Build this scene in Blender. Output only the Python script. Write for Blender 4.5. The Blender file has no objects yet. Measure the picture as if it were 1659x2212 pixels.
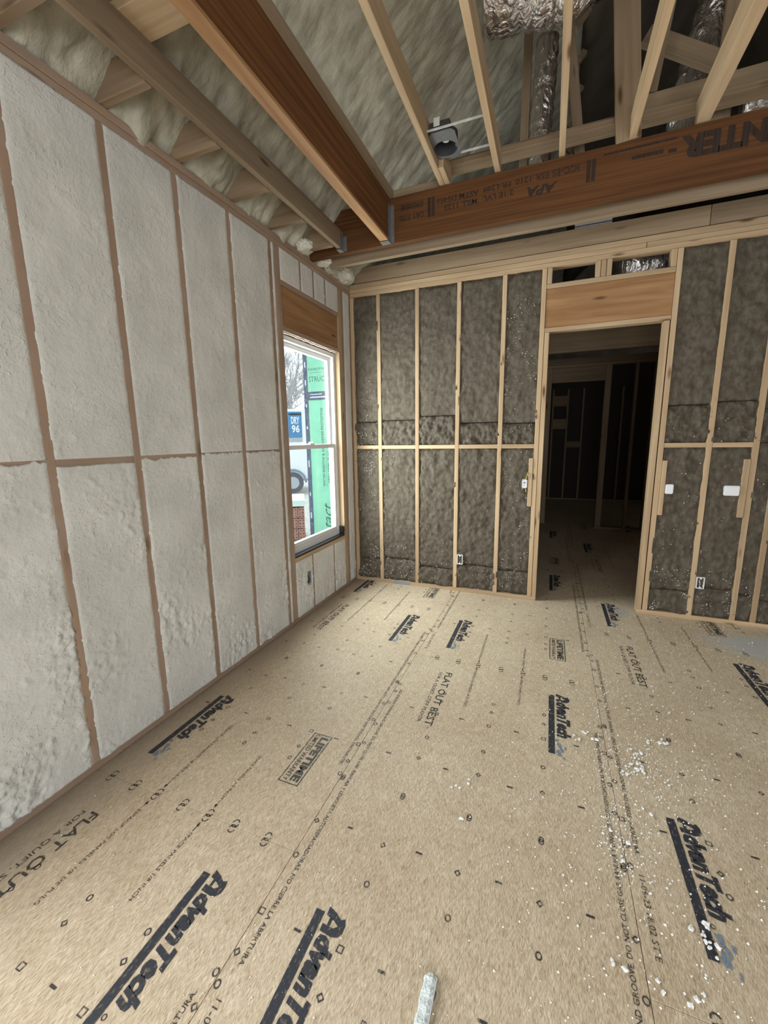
import bpy, bmesh, math, random
from mathutils import Vector, Matrix, noise
random.seed(7)
SC = bpy.context.scene
COL = SC.collection
# ------------------------------------------------------------------ camera
CAM = (1.9749, -4.0698, 1.572)
YAW, PITCH, ROLL, FPX = 0.3806, 0.1754, 0.0144, 890.41
cy, sy = math.cos(YAW), math.sin(YAW)
fw = Vector((-sy * math.cos(PITCH), cy * math.cos(PITCH), -math.sin(PITCH)))
r0 = Vector((cy, sy, 0)); d0 = fw.cross(r0)
rt = math.cos(ROLL) * r0 + math.sin(ROLL) * d0
dn = -math.sin(ROLL) * r0 + math.cos(ROLL) * d0
cd = bpy.data.cameras.new('camera'); cam = bpy.data.objects.new('camera', cd); COL.objects.link(cam)
m = Matrix.Identity(4)
for i in range(3):
    m[i][0], m[i][1], m[i][2], m[i][3] = rt[i], -dn[i], -fw[i], CAM[i]
cam.matrix_world = m
cd.sensor_fit = 'VERTICAL'; cd.sensor_height = 36.0; cd.lens = FPX / 2212 * 36.0
cd.clip_start = 0.02; cd.clip_end = 200
SC.camera = cam
# ------------------------------------------------------------------ sky, daylight at the openings, exposure
W = bpy.data.worlds.new('overcast_sky'); SC.world = W; W.use_nodes = True
bg = W.node_tree.nodes['Background']; bg.inputs[0].default_value = (0.86, 0.94, 1.0, 1); bg.inputs[1].default_value = 2.6
def daylight(name, loc, rot, sx, szz, watts, col=(0.93, 0.97, 1.0)):
    l = bpy.data.lights.new(name, 'AREA'); l.shape = 'RECTANGLE'; l.size = sx; l.size_y = szz; l.energy = watts; l.color = col
    o = bpy.data.objects.new(name, l); COL.objects.link(o); o.location = loc; o.rotation_euler = rot
    return o
P2 = math.pi / 2
daylight('daylight_window', (-0.155, -0.73, 1.5), (0, -P2, 0), 1.75, 0.85, 105)
daylight('daylight_side_window', (-0.06, -4.45, 1.5), (0, -P2, 0), 1.8, 1.05, 85)
daylight('daylight_rear', (3.2, -7.0, 1.1), (P2, 0, 0), 3.0, 2.0, 145)
daylight('daylight_right', (5.75, -4.6, 1.45), (0, P2, 0), 1.8, 2.6, 14)
SC.view_settings.view_transform = 'Standard'; SC.view_settings.look = 'None'
SC.view_settings.gamma = 1.0; SC.view_settings.use_curve_mapping = False
SC.view_settings.exposure = -0.2

# ------------------------------------------------------------------ helpers
WL = {}
def _link(o, name, wloc, parent):
    COL.objects.link(o); WL[o.name] = Vector(wloc)
    if parent is not None:
        o.parent = parent; o.location = Vector(wloc) - WL[parent.name]
    else:
        o.location = wloc
    return o
def root(name, loc, label, cat=None, kind=None, group=None):
    o = bpy.data.objects.new(name, None); o.empty_display_size = 0.1
    _link(o, name, loc, None)
    return tag(o, label, cat, kind, group)
def tag(o, label=None, cat=None, kind=None, group=None):
    if label: o['label'] = label
    if cat: o['category'] = cat
    if kind: o['kind'] = kind
    if group: o['group'] = group
    return o
def mesh_obj(name, verts, faces, mat, parent=None, smooth=False, base=False, mats=None, fmat=None):
    xs = [v[0] for v in verts]; ys = [v[1] for v in verts]; zs = [v[2] for v in verts]
    c = Vector(((min(xs)+max(xs))/2, (min(ys)+max(ys))/2, min(zs) if base else (min(zs)+max(zs))/2))
    me = bpy.data.meshes.new(name)
    me.from_pydata([(v[0]-c.x, v[1]-c.y, v[2]-c.z) for v in verts], [], faces)
    for mm in (mats or [mat]): me.materials.append(mm)
    if fmat: me.polygons.foreach_set('material_index', fmat)
    if smooth: me.polygons.foreach_set('use_smooth', [True]*len(me.polygons))
    me.update()
    return _link(bpy.data.objects.new(name, me), name, c, parent)
def from_bm(name, bm, mat, parent=None, smooth=False, mats=None, loc=None, base=False):
    vs = [v.co for v in bm.verts]
    xs = [v.x for v in vs]; ys = [v.y for v in vs]; zs = [v.z for v in vs]
    c = Vector(loc) if loc else Vector(((min(xs)+max(xs))/2, (min(ys)+max(ys))/2, min(zs) if base else (min(zs)+max(zs))/2))
    for v in bm.verts: v.co -= c
    me = bpy.data.meshes.new(name); bm.normal_update(); bm.to_mesh(me); bm.free()
    for mm in (mats or [mat]): me.materials.append(mm)
    if smooth: me.polygons.foreach_set('use_smooth', [True]*len(me.polygons))
    return _link(bpy.data.objects.new(name, me), name, c, parent)
def bm_box(bm, x0, x1, y0, y1, z0, z1, mi=0):
    q = [bm.verts.new(p) for p in ((x0,y0,z0),(x1,y0,z0),(x1,y1,z0),(x0,y1,z0),(x0,y0,z1),(x1,y0,z1),(x1,y1,z1),(x0,y1,z1))]
    for f in ((0,3,2,1),(4,5,6,7),(0,1,5,4),(1,2,6,5),(2,3,7,6),(3,0,4,7)):
        fc = bm.faces.new([q[i] for i in f]); fc.material_index = mi
def box(name, x0, x1, y0, y1, z0, z1, mat, parent=None, bev=0.002, base=False):
    if x0 > x1: x0, x1 = x1, x0
    if y0 > y1: y0, y1 = y1, y0
    if z0 > z1: z0, z1 = z1, z0
    bm = bmesh.new(); bm_box(bm, x0, x1, y0, y1, z0, z1)
    if bev and min(x1-x0, y1-y0, z1-z0) > 2.5*bev:
        bmesh.ops.bevel(bm, geom=list(bm.edges), offset=bev, segments=1, affect='EDGES')
    return from_bm(name, bm, mat, parent, base=base)
def beam(name, p0, p1, w, h, mat, parent=None, up=(0,0,1), bev=0.002):
    """board between two points, w across, h along 'up'"""
    p0 = Vector(p0); p1 = Vector(p1); L = (p1-p0).length; a = (p1-p0).normalized()
    s = a.cross(Vector(up)).normalized(); u = s.cross(a).normalized()
    bm = bmesh.new(); bm_box(bm, -w/2, w/2, -h/2, h/2, 0, L)
    if bev: bmesh.ops.bevel(bm, geom=list(bm.edges), offset=bev, segments=1, affect='EDGES')
    me = bpy.data.meshes.new(name); bm.to_mesh(me); bm.free(); me.materials.append(mat)
    o = bpy.data.objects.new(name, me); mid = p0
    R = Matrix((( s.x, u.x, a.x), (s.y, u.y, a.y), (s.z, u.z, a.z))).to_4x4()
    _link(o, name, mid, parent); o.rotation_euler = R.to_euler()
    return o
def tube(bm, pts, r, seg=8, mi=0, cap=True):
    rings = []
    for i, p in enumerate(pts):
        p = Vector(p); a = (Vector(pts[min(i+1, len(pts)-1)]) - Vector(pts[max(i-1, 0)])).normalized()
        s = a.cross(Vector((0.13, 0.21, 0.97))).normalized(); u = s.cross(a)
        rr = r[i] if isinstance(r, (list, tuple)) else r
        rings.append([bm.verts.new(p + (s*math.cos(2*math.pi*k/seg) + u*math.sin(2*math.pi*k/seg))*rr) for k in range(seg)])
    for a, b in zip(rings, rings[1:]):
        for k in range(seg):
            f = bm.faces.new((a[k], a[(k+1) % seg], b[(k+1) % seg], b[k])); f.material_index = mi
    if cap:
        bm.faces.new(rings[0][::-1]).material_index = mi; bm.faces.new(rings[-1]).material_index = mi
def fbm(v, o=3):
    s = 0; a = 1; f = 1
    for _ in range(o):
        s += a*noise.noise(Vector(v)*f); a *= .5; f *= 2.1
    return s
def grid(name, P, nu, nv, mat, parent=None, skirt=0.0, sdir=None):
    """smooth displaced sheet from P(u,v) with u,v in 0..1; skirt folds the border back so that it has depth"""
    verts = []; faces = []
    for j in range(nv+1):
        for i in range(nu+1):
            verts.append(P(i/nu, j/nv))
    w = nu+1
    for j in range(nv):
        for i in range(nu):
            a = j*w+i; faces.append((a, a+1, a+w+1, a+w))
    if skirt:
        bd = list(range(0, w)) + [k*w+nu for k in range(1, nv+1)] + [nv*w+i for i in range(nu-1, -1, -1)] + [k*w for k in range(nv-1, 0, -1)]
        n0 = len(verts)
        for b in bd:
            v = Vector(verts[b]) + Vector(sdir)*skirt; verts.append(tuple(v))
        n = len(bd)
        for k in range(n):
            faces.append((bd[(k+1) % n], bd[k], n0+k, n0+(k+1) % n))
    return mesh_obj(name, verts, faces, mat, parent, smooth=True)
# ------------------------------------------------------------------ materials
def mat_base(name):
    M = bpy.data.materials.new(name); M.use_nodes = True
    nt = M.node_tree; b = nt.nodes['Principled BSDF']
    return M, nt, b
def N(nt, t, **kw):
    n = nt.nodes.new(t)
    for k, v in kw.items(): setattr(n, k, v)
    return n
def ramp(nt, stops):
    n = nt.nodes.new('ShaderNodeValToRGB'); e = n.color_ramp.elements
    while len(e) < len(stops): e.new(0.5)
    for i, (p, c) in enumerate(stops):
        e[i].position = p; e[i].color = (c[0], c[1], c[2], 1) if isinstance(c, (tuple, list)) else (c, c, c, 1)
    return n
def plain(name, col, rough=0.6, metal=0.0, spec=0.5, var=0.0, vscale=30, bump=0.0, bscale=80, emis=None):
    M, nt, b = mat_base(name)
    b.inputs['Base Color'].default_value = (*col, 1); b.inputs['Roughness'].default_value = rough
    b.inputs['Metallic'].default_value = metal; b.inputs['Specular IOR Level'].default_value = spec
    tc = N(nt, 'ShaderNodeTexCoord')
    if var:
        n = N(nt, 'ShaderNodeTexNoise'); n.inputs['Scale'].default_value = vscale; n.inputs['Detail'].default_value = 5
        nt.links.new(tc.outputs['Object'], n.inputs['Vector'])
        r = ramp(nt, [(0.3, tuple(c*(1-var) for c in col)), (0.7, tuple(min(1, c*(1+var)) for c in col))])
        nt.links.new(n.outputs['Fac'], r.inputs['Fac']); nt.links.new(r.outputs['Color'], b.inputs['Base Color'])
    if bump:
        n = N(nt, 'ShaderNodeTexNoise'); n.inputs['Scale'].default_value = bscale; n.inputs['Detail'].default_value = 4
        nt.links.new(tc.outputs['Object'], n.inputs['Vector'])
        bp = N(nt, 'ShaderNodeBump'); bp.inputs['Strength'].default_value = bump; bp.inputs['Distance'].default_value = 0.01
        nt.links.new(n.outputs['Fac'], bp.inputs['Height']); nt.links.new(bp.outputs['Normal'], b.inputs['Normal'])
    return M
def wood(name, light, dark, axis, knots=True, knotcol=(0.09, 0.045, 0.02), spray=0.0, spraycol=(0.55, 0.5, 0.42), fine=1.0):
    M, nt, b = mat_base(name); L = nt.links.new
    tc = N(nt, 'ShaderNodeTexCoord'); oi = N(nt, 'ShaderNodeObjectInfo')
    rnd = N(nt, 'ShaderNodeMath', operation='MULTIPLY'); rnd.inputs[1].default_value = 37.0; L(oi.outputs['Random'], rnd.inputs[0])
    def mapped(lo, hi):
        mp = N(nt, 'ShaderNodeMapping'); s = [hi, hi, hi]; s['xyz'.index(axis)] = lo
        mp.inputs['Scale'].default_value = s; L(tc.outputs['Object'], mp.inputs['Vector']); return mp
    n1 = N(nt, 'ShaderNodeTexNoise', noise_dimensions='4D'); n1.inputs['Scale'].default_value = 1; n1.inputs['Detail'].default_value = 6; n1.inputs['Distortion'].default_value = 0.6
    L(mapped(1.2, 28*fine).outputs[0], n1.inputs['Vector']); L(rnd.outputs[0], n1.inputs['W'])
    n2 = N(nt, 'ShaderNodeTexNoise', noise_dimensions='4D'); n2.inputs['Scale'].default_value = 1; n2.inputs['Detail'].default_value = 3
    L(mapped(0.9, 6).outputs[0], n2.inputs['Vector']); L(rnd.outputs[0], n2.inputs['W'])
    r1 = ramp(nt, [(0.32, dark), (0.5, tuple((a+c)/2 for a, c in zip(light, dark))), (0.68, light)])
    L(n1.outputs['Fac'], r1.inputs['Fac'])
    mul = N(nt, 'ShaderNodeMix', data_type='RGBA', blend_type='MULTIPLY'); mul.inputs['Factor'].default_value = 0.55
    r2 = ramp(nt, [(0.3, (0.62, 0.56, 0.5)), (0.7, (1.0, 1.0, 1.0))]); L(n2.outputs['Fac'], r2.inputs['Fac'])
    L(r1.outputs['Color'], mul.inputs['A']); L(r2.outputs['Color'], mul.inputs['B'])
    col = mul.outputs['Result']
    # each board a little lighter or darker than the next
    hv = N(nt, 'ShaderNodeHueSaturation'); mr = N(nt, 'ShaderNodeMapRange'); mr.inputs['To Min'].default_value = 0.86; mr.inputs['To Max'].default_value = 1.1
    L(oi.outputs['Random'], mr.inputs['Value']); L(mr.outputs[0], hv.inputs['Value']); L(col, hv.inputs['Color']); col = hv.outputs['Color']
    if knots:
        v = N(nt, 'ShaderNodeTexVoronoi', voronoi_dimensions='4D'); v.inputs['Scale'].default_value = 1
        mp = mapped(3.0, 12); L(mp.outputs[0], v.inputs['Vector']); L(rnd.outputs[0], v.inputs['W'])
        r3 = ramp(nt, [(0.08, 0.9), (0.21, 0.0)]); L(v.outputs['Distance'], r3.inputs['Fac'])
        mx = N(nt, 'ShaderNodeMix', data_type='RGBA'); mx.inputs['B'].default_value = (*knotcol, 1)
        L(r3.outputs['Color'], mx.inputs['Factor']); L(col, mx.inputs['A']); col = mx.outputs['Result']
    if spray:
        n3 = N(nt, 'ShaderNodeTexNoise', noise_dimensions='4D'); n3.inputs['Scale'].default_value = 5; n3.inputs['Detail'].default_value = 6
        L(tc.outputs['Object'], n3.inputs['Vector']); L(rnd.outputs[0], n3.inputs['W'])
        r4 = ramp(nt, [(0.42, spray*0.35), (0.66, min(1, spray*1.3))]); L(n3.outputs['Fac'], r4.inputs['Fac'])
        mx = N(nt, 'ShaderNodeMix', data_type='RGBA'); mx.inputs['B'].default_value = (*spraycol, 1)
        L(r4.outputs['Color'], mx.inputs['Factor']); L(col, mx.inputs['A']); col = mx.outputs['Result']
    L(col, b.inputs['Base Color']); b.inputs['Roughness'].default_value = 0.72; b.inputs['Specular IOR Level'].default_value = 0.25
    bp = N(nt, 'ShaderNodeBump'); bp.inputs['Strength'].default_value = 0.25; bp.inputs['Distance'].default_value = 0.003
    L(n1.outputs['Fac'], bp.inputs['Height']); L(bp.outputs['Normal'], b.inputs['Normal'])
    return M
PINE_L, PINE_D = (0.58, 0.43, 0.27), (0.43, 0.295, 0.17)
PINE = {a: wood('pine_' + a, PINE_L, PINE_D, a) for a in 'xyz'}
SPR = {a: wood('sprayed_pine_' + a, (0.40, 0.275, 0.19), (0.29, 0.19, 0.13), a, spray=0.22, spraycol=(0.44, 0.37, 0.31)) for a in 'xyz'}
OLDP = {a: wood('grey_pine_' + a, (0.345, 0.255, 0.165), (0.245, 0.175, 0.11), a) for a in 'xyz'}
LVL = {a: wood('veneer_lumber_' + a, (0.18, 0.075, 0.024), (0.09, 0.035, 0.011), a, knots=False, fine=1.6) for a in 'xy'}
HDR = {a: wood('header_pine_' + a, (0.48, 0.285, 0.135), (0.29, 0.14, 0.06), a, fine=0.55) for a in 'xy'}
def foam_mat(name, c0, c1, s1, s2, bump, stretch=(1, 1, 1), pit=0.0, pop=0.0):
    M, nt, b = mat_base(name); L = nt.links.new
    g = N(nt, 'ShaderNodeNewGeometry'); mp = N(nt, 'ShaderNodeMapping'); mp.inputs['Scale'].default_value = stretch
    L(g.outputs['Position'], mp.inputs['Vector'])
    n1 = N(nt, 'ShaderNodeTexNoise'); n1.inputs['Scale'].default_value = s1; n1.inputs['Detail'].default_value = 5; L(mp.outputs[0], n1.inputs['Vector'])
    n2 = N(nt, 'ShaderNodeTexNoise'); n2.inputs['Scale'].default_value = s2; n2.inputs['Detail'].default_value = 6; n2.inputs['Roughness'].default_value = 0.65; L(mp.outputs[0], n2.inputs['Vector'])
    r = ramp(nt, [(0.35, c0), (0.65, c1)]); L(n1.outputs['Fac'], r.inputs['Fac']); col = r.outputs['Color']
    if pit:
        v = N(nt, 'ShaderNodeTexVoronoi'); v.inputs['Scale'].default_value = 34; L(mp.outputs[0], v.inputs['Vector'])
        r3 = ramp(nt, [(0.03, 1.0), (0.11, 0.0)]); L(v.outputs['Distance'], r3.inputs['Fac'])
        n4 = N(nt, 'ShaderNodeTexNoise'); n4.inputs['Scale'].default_value = 6; L(mp.outputs[0], n4.inputs['Vector'])
        r5 = ramp(nt, [(0.5, 0.0), (0.62, pit)]); L(n4.outputs['Fac'], r5.inputs['Fac'])
        ml = N(nt, 'ShaderNodeMath', operation='MULTIPLY'); L(r3.outputs['Color'], ml.inputs[0]); L(r5.outputs['Color'], ml.inputs[1])
        mx = N(nt, 'ShaderNodeMix', data_type='RGBA'); mx.inputs['B'].default_value = (c0[0]*.42, c0[1]*.42, c0[2]*.42, 1)
        L(ml.outputs[0], mx.inputs['Factor']); L(col, mx.inputs['A']); col = mx.outputs['Result']
    L(col, b.inputs['Base Color']); b.inputs['Roughness'].default_value = 0.85; b.inputs['Specular IOR Level'].default_value = 0.2
    bp = N(nt, 'ShaderNodeBump'); bp.inputs['Strength'].default_value = bump; bp.inputs['Distance'].default_value = 0.012
    hgt = n2.outputs['Fac']
    if pop:      # popcorn blobs left by the trimming, in patches
        n5 = N(nt, 'ShaderNodeTexNoise'); n5.inputs['Scale'].default_value = 70; n5.inputs['Detail'].default_value = 2; L(mp.outputs[0], n5.inputs['Vector'])
        r6 = ramp(nt, [(0.56, 0.0), (0.72, 1.0)]); L(n5.outputs['Fac'], r6.inputs['Fac'])
        n6 = N(nt, 'ShaderNodeTexNoise'); n6.inputs['Scale'].default_value = 4.5; n6.inputs['Detail'].default_value = 3; L(mp.outputs[0], n6.inputs['Vector'])
        r7 = ramp(nt, [(0.42, 0.25), (0.62, 2.0)]); L(n6.outputs['Fac'], r7.inputs['Fac'])
        m6 = N(nt, 'ShaderNodeMath', operation='MULTIPLY'); L(r6.outputs['Color'], m6.inputs[0]); L(r7.outputs['Color'], m6.inputs[1])
        m7 = N(nt, 'ShaderNodeMath', operation='MULTIPLY_ADD'); L(m6.outputs[0], m7.inputs[0]); m7.inputs[1].default_value = pop; L(n2.outputs['Fac'], m7.inputs[2]); hgt = m7.outputs[0]
    L(hgt, bp.inputs['Height']); L(bp.outputs['Normal'], b.inputs['Normal'])
    return M
FOAM = foam_mat('white_spray_foam', (0.565, 0.552, 0.51), (0.675, 0.66, 0.615), 3.0, 34, 0.42, pit=0.5, pop=0.32)
RFOAM = foam_mat('cream_spray_foam', (0.34, 0.32, 0.25), (0.55, 0.525, 0.425), 9.0, 34, 0.9, stretch=(0.65, 1.15, 0.65))
PUFF = foam_mat('cream_foam_puff', (0.55, 0.53, 0.44), (0.74, 0.72, 0.62), 6.0, 30, 1.0)
WOOL = foam_mat('mineral_wool', (0.088, 0.071, 0.051), (0.142, 0.118, 0.088), 34.0, 130, 0.8, stretch=(1, 1, 0.6), pit=0.75)
CRUMB = plain('foam_crumb_white', (0.82, 0.81, 0.78), 0.8, var=0.06)
STYRO = plain('foam_strip_white', (0.74, 0.80, 0.79), 0.8, var=0.05, bump=0.6, bscale=120)
GALV = plain('galvanised_steel', (0.30, 0.31, 0.32), 0.45, metal=0.8, var=0.15, vscale=14)
PAINTM = plain('white_painted_steel', (0.62, 0.63, 0.62), 0.45, metal=0.3, var=0.2, vscale=20)
DARK = plain('dark_void', (0.012, 0.010, 0.008), 0.7)
BLACKR = plain('black_rubber', (0.014, 0.015, 0.017), 0.35, spec=0.5)
PLAST = plain('white_plastic', (0.72, 0.72, 0.72), 0.45)
GREYPL = plain('grey_plastic', (0.24, 0.245, 0.25), 0.5)
VINYL = plain('white_vinyl', (0.70, 0.69, 0.68), 0.35)
YELL = plain('yellow_cable', (0.55, 0.42, 0.04), 0.5)
WIREW = plain('pale_cable', (0.7, 0.7, 0.68), 0.5)
STICK = plain('pale_sticker', (0.62, 0.62, 0.58), 0.6)
INKB = plain('stencil_black', (0.02, 0.02, 0.02), 0.7)
DULL = plain('dull_plaster_board', (0.33, 0.29, 0.24), 0.85, var=0.2, vscale=4)
def foil_mat():
    M, nt, b = mat_base('silver_foil'); L = nt.links.new
    g = N(nt, 'ShaderNodeNewGeometry'); mp = N(nt, 'ShaderNodeMapping'); mp.inputs['Scale'].default_value = (1.2, 1.2, 0.55); mp.inputs['Rotation'].default_value = (0, 0.6, 0); L(g.outputs['Position'], mp.inputs['Vector'])
    n = N(nt, 'ShaderNodeTexNoise'); n.inputs['Scale'].default_value = 12; n.inputs['Detail'].default_value = 6; n.inputs['Distortion'].default_value = 1.6; L(mp.outputs[0], n.inputs['Vector'])
    b.inputs['Base Color'].default_value = (0.72, 0.67, 0.63, 1); b.inputs['Metallic'].default_value = 0.95; b.inputs['Roughness'].default_value = 0.2
    bp = N(nt, 'ShaderNodeBump'); bp.inputs['Strength'].default_value = 1.0; bp.inputs['Distance'].default_value = 0.035
    L(n.outputs['Fac'], bp.inputs['Height']); L(bp.outputs['Normal'], b.inputs['Normal'])
    return M
FOIL = foil_mat()
def glass_mat():
    M, nt, b = mat_base('window_glass'); L = nt.links.new
    out = nt.nodes['Material Output']; nt.nodes.remove(b)
    t = N(nt, 'ShaderNodeBsdfTransparent'); t.inputs[0].default_value = (0.95, 0.98, 0.97, 1)
    gl = N(nt, 'ShaderNodeBsdfGlossy'); gl.inputs['Roughness'].default_value = 0.02
    lw = N(nt, 'ShaderNodeLayerWeight'); pw = N(nt, 'ShaderNodeMath', operation='POWER'); pw.inputs[1].default_value = 5.0
    L(lw.outputs['Facing'], pw.inputs[0]); fr = N(nt, 'ShaderNodeMath', operation='MULTIPLY_ADD'); fr.inputs[1].default_value = 0.9; fr.inputs[2].default_value = 0.03; L(pw.outputs[0], fr.inputs[0])
    mx = N(nt, 'ShaderNodeMixShader'); L(fr.outputs[0], mx.inputs[0]); L(t.outputs[0], mx.inputs[1]); L(gl.outputs[0], mx.inputs[2]); L(mx.outputs[0], out.inputs[0])
    return M
GLASS = glass_mat()
def ink_mat(name, col, worn):
    M, nt, b = mat_base(name); L = nt.links.new
    out = nt.nodes['Material Output']; t = N(nt, 'ShaderNodeBsdfTransparent')
    g = N(nt, 'ShaderNodeNewGeometry'); mp = N(nt, 'ShaderNodeMapping'); mp.inputs['Scale'].default_value = (130, 55, 1); L(g.outputs['Position'], mp.inputs['Vector'])
    n = N(nt, 'ShaderNodeTexNoise'); n.inputs['Scale'].default_value = 1; n.inputs['Detail'].default_value = 3; L(mp.outputs[0], n.inputs['Vector'])
    r = ramp(nt, [(0.32, worn), (0.52, 1.0)]); L(n.outputs['Fac'], r.inputs['Fac'])
    b.inputs['Base Color'].default_value = (*col, 1); b.inputs['Roughness'].default_value = 0.6
    mx = N(nt, 'ShaderNodeMixShader'); L(r.outputs['Color'], mx.inputs[0]); L(t.outputs[0], mx.inputs[1]); L(b.outputs[0], mx.inputs[2]); L(mx.outputs[0], out.inputs[0])
    return M
INK = ink_mat('printed_ink', (0.03, 0.034, 0.045), 0.45)
INKT = ink_mat('thin_printed_ink', (0.045, 0.042, 0.04), 0.25)
INKBLUE = ink_mat('blue_ink_splash', (0.20, 0.27, 0.33), 0.0)
INKL = ink_mat('beam_ink', (0.025, 0.013, 0.008), 0.35)
def floor_mat():
    M, nt, b = mat_base('strand_board'); L = nt.links.new
    g = N(nt, 'ShaderNodeNewGeometry'); oi = N(nt, 'ShaderNodeObjectInfo')
    def nz(scale, stretch, detail=4, dist=0.0):
        mp = N(nt, 'ShaderNodeMapping'); mp.inputs['Scale'].default_value = stretch; L(g.outputs['Position'], mp.inputs['Vector'])
        n = N(nt, 'ShaderNodeTexNoise'); n.inputs['Scale'].default_value = scale; n.inputs['Detail'].default_value = detail; n.inputs['Distortion'].default_value = dist
        L(mp.outputs[0], n.inputs['Vector']); return n
    f1 = nz(1, (260, 62, 1), 6, 0.8); f2 = nz(1, (22, 9, 1), 5, 1.5); f3 = nz(1.6, (1, 1, 1), 4)
    r1 = ramp(nt, [(0.26, (0.445, 0.36, 0.25)), (0.47, (0.70, 0.60, 0.45)), (0.68, (0.87, 0.78, 0.625))]); L(f1.outputs['Fac'], r1.inputs['Fac'])
    r2 = ramp(nt, [(0.34, (0.9, 0.87, 0.83)), (0.6, (1, 1, 1))]); L(f2.outputs['Fac'], r2.inputs['Fac'])
    m1 = N(nt, 'ShaderNodeMix', data_type='RGBA', blend_type='MULTIPLY'); m1.inputs['Factor'].default_value = 0.75
    L(r1.outputs['Color'], m1.inputs['A']); L(r2.outputs['Color'], m1.inputs['B'])
    # pale single strands lying at odd angles
    v = N(nt, 'ShaderNodeTexVoronoi', feature='F1'); mpv = N(nt, 'ShaderNodeMapping'); mpv.inputs['Scale'].default_value = (55, 16, 1); mpv.inputs['Rotation'].default_value = (0, 0, 0.25)
    L(g.outputs['Position'], mpv.inputs['Vector']); L(mpv.outputs[0], v.inputs['Vector']); v.inputs['Scale'].default_value = 1
    rv = ramp(nt, [(0.0, 0.0), (0.84, 0.0), (0.92, 0.6)]); L(v.outputs['Color'], rv.inputs['Fac'])
    m2 = N(nt, 'ShaderNodeMix', data_type='RGBA'); m2.inputs['B'].default_value = (0.82, 0.70, 0.53, 1)
    L(rv.outputs['Color'], m2.inputs['Factor']); L(m1.outputs['Result'], m2.inputs['A'])
    r3 = ramp(nt, [(0.3, (0.82, 0.78, 0.74)), (0.7, (1, 1, 1))]); L(f3.outputs['Fac'], r3.inputs['Fac'])
    m3 = N(nt, 'ShaderNodeMix', data_type='RGBA', blend_type='MULTIPLY'); m3.inputs['Factor'].default_value = 0.8
    L(m2.outputs['Result'], m3.inputs['A']); L(r3.outputs['Color'], m3.inputs['B'])
    for rot_, sx_, sy_, lo_, hi_, dk_, fac_ in ((0.22, 380, 20, 0.36, 0.62, (0.70, 0.64, 0.57), 0.6), (-0.35, 300, 17, 0.38, 0.60, (0.76, 0.70, 0.63), 0.5), (0.75, 240, 16, 0.33, 0.5, (0.78, 0.73, 0.66), 0.45)):
        mp_ = N(nt, 'ShaderNodeMapping', vector_type='TEXTURE'); mp_.inputs['Rotation'].default_value = (0, 0, rot_); mp_.inputs['Scale'].default_value = (1/sx_, 1/sy_, 1); L(g.outputs['Position'], mp_.inputs['Vector'])
        n_ = N(nt, 'ShaderNodeTexNoise'); n_.inputs['Scale'].default_value = 1; n_.inputs['Detail'].default_value = 2; L(mp_.outputs[0], n_.inputs['Vector'])
        r_ = ramp(nt, [(lo_, dk_), (hi_, (1.06, 1.05, 1.04))]); L(n_.outputs['Fac'], r_.inputs['Fac'])
        m_ = N(nt, 'ShaderNodeMix', data_type='RGBA', blend_type='MULTIPLY'); m_.inputs['Factor'].default_value = fac_; L(m3.outputs['Result'], m_.inputs['A']); L(r_.outputs['Color'], m_.inputs['B']); m3 = m_
    # overspray: a grey film by the right wall, in the doorway and a dusty band along the foam wall, widened to paint in the shade there
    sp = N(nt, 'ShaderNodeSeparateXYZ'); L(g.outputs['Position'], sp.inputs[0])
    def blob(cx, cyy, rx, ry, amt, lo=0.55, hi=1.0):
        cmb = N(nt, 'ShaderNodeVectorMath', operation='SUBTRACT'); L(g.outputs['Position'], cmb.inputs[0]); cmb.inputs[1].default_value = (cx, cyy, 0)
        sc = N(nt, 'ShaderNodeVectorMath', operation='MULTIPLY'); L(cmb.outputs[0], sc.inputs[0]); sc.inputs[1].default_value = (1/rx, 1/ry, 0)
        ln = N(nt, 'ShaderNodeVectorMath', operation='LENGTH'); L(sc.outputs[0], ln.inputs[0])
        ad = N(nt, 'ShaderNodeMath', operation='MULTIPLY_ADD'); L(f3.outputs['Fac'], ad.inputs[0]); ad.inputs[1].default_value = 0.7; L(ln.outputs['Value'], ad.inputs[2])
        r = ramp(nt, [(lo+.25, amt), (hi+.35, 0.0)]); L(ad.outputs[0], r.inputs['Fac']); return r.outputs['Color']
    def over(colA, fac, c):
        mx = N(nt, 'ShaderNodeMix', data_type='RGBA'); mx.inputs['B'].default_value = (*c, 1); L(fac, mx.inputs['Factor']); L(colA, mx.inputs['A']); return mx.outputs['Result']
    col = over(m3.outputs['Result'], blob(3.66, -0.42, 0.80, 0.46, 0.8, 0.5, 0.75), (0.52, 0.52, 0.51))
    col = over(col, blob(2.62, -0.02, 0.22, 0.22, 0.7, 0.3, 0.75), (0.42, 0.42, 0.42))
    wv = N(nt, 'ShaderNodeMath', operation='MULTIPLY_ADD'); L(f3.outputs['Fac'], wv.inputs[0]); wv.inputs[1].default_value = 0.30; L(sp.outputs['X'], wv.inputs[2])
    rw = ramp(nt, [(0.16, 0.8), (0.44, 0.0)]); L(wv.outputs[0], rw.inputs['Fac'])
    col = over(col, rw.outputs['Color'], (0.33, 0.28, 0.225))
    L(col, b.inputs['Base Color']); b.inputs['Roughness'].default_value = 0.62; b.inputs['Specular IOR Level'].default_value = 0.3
    bp = N(nt, 'ShaderNodeBump'); bp.inputs['Strength'].default_value = 0.35; bp.inputs['Distance'].default_value = 0.003
    L(f1.outputs['Fac'], bp.inputs['Height']); L(bp.outputs['Normal'], b.inputs['Normal'])
    return M
STRAND = floor_mat()
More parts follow.
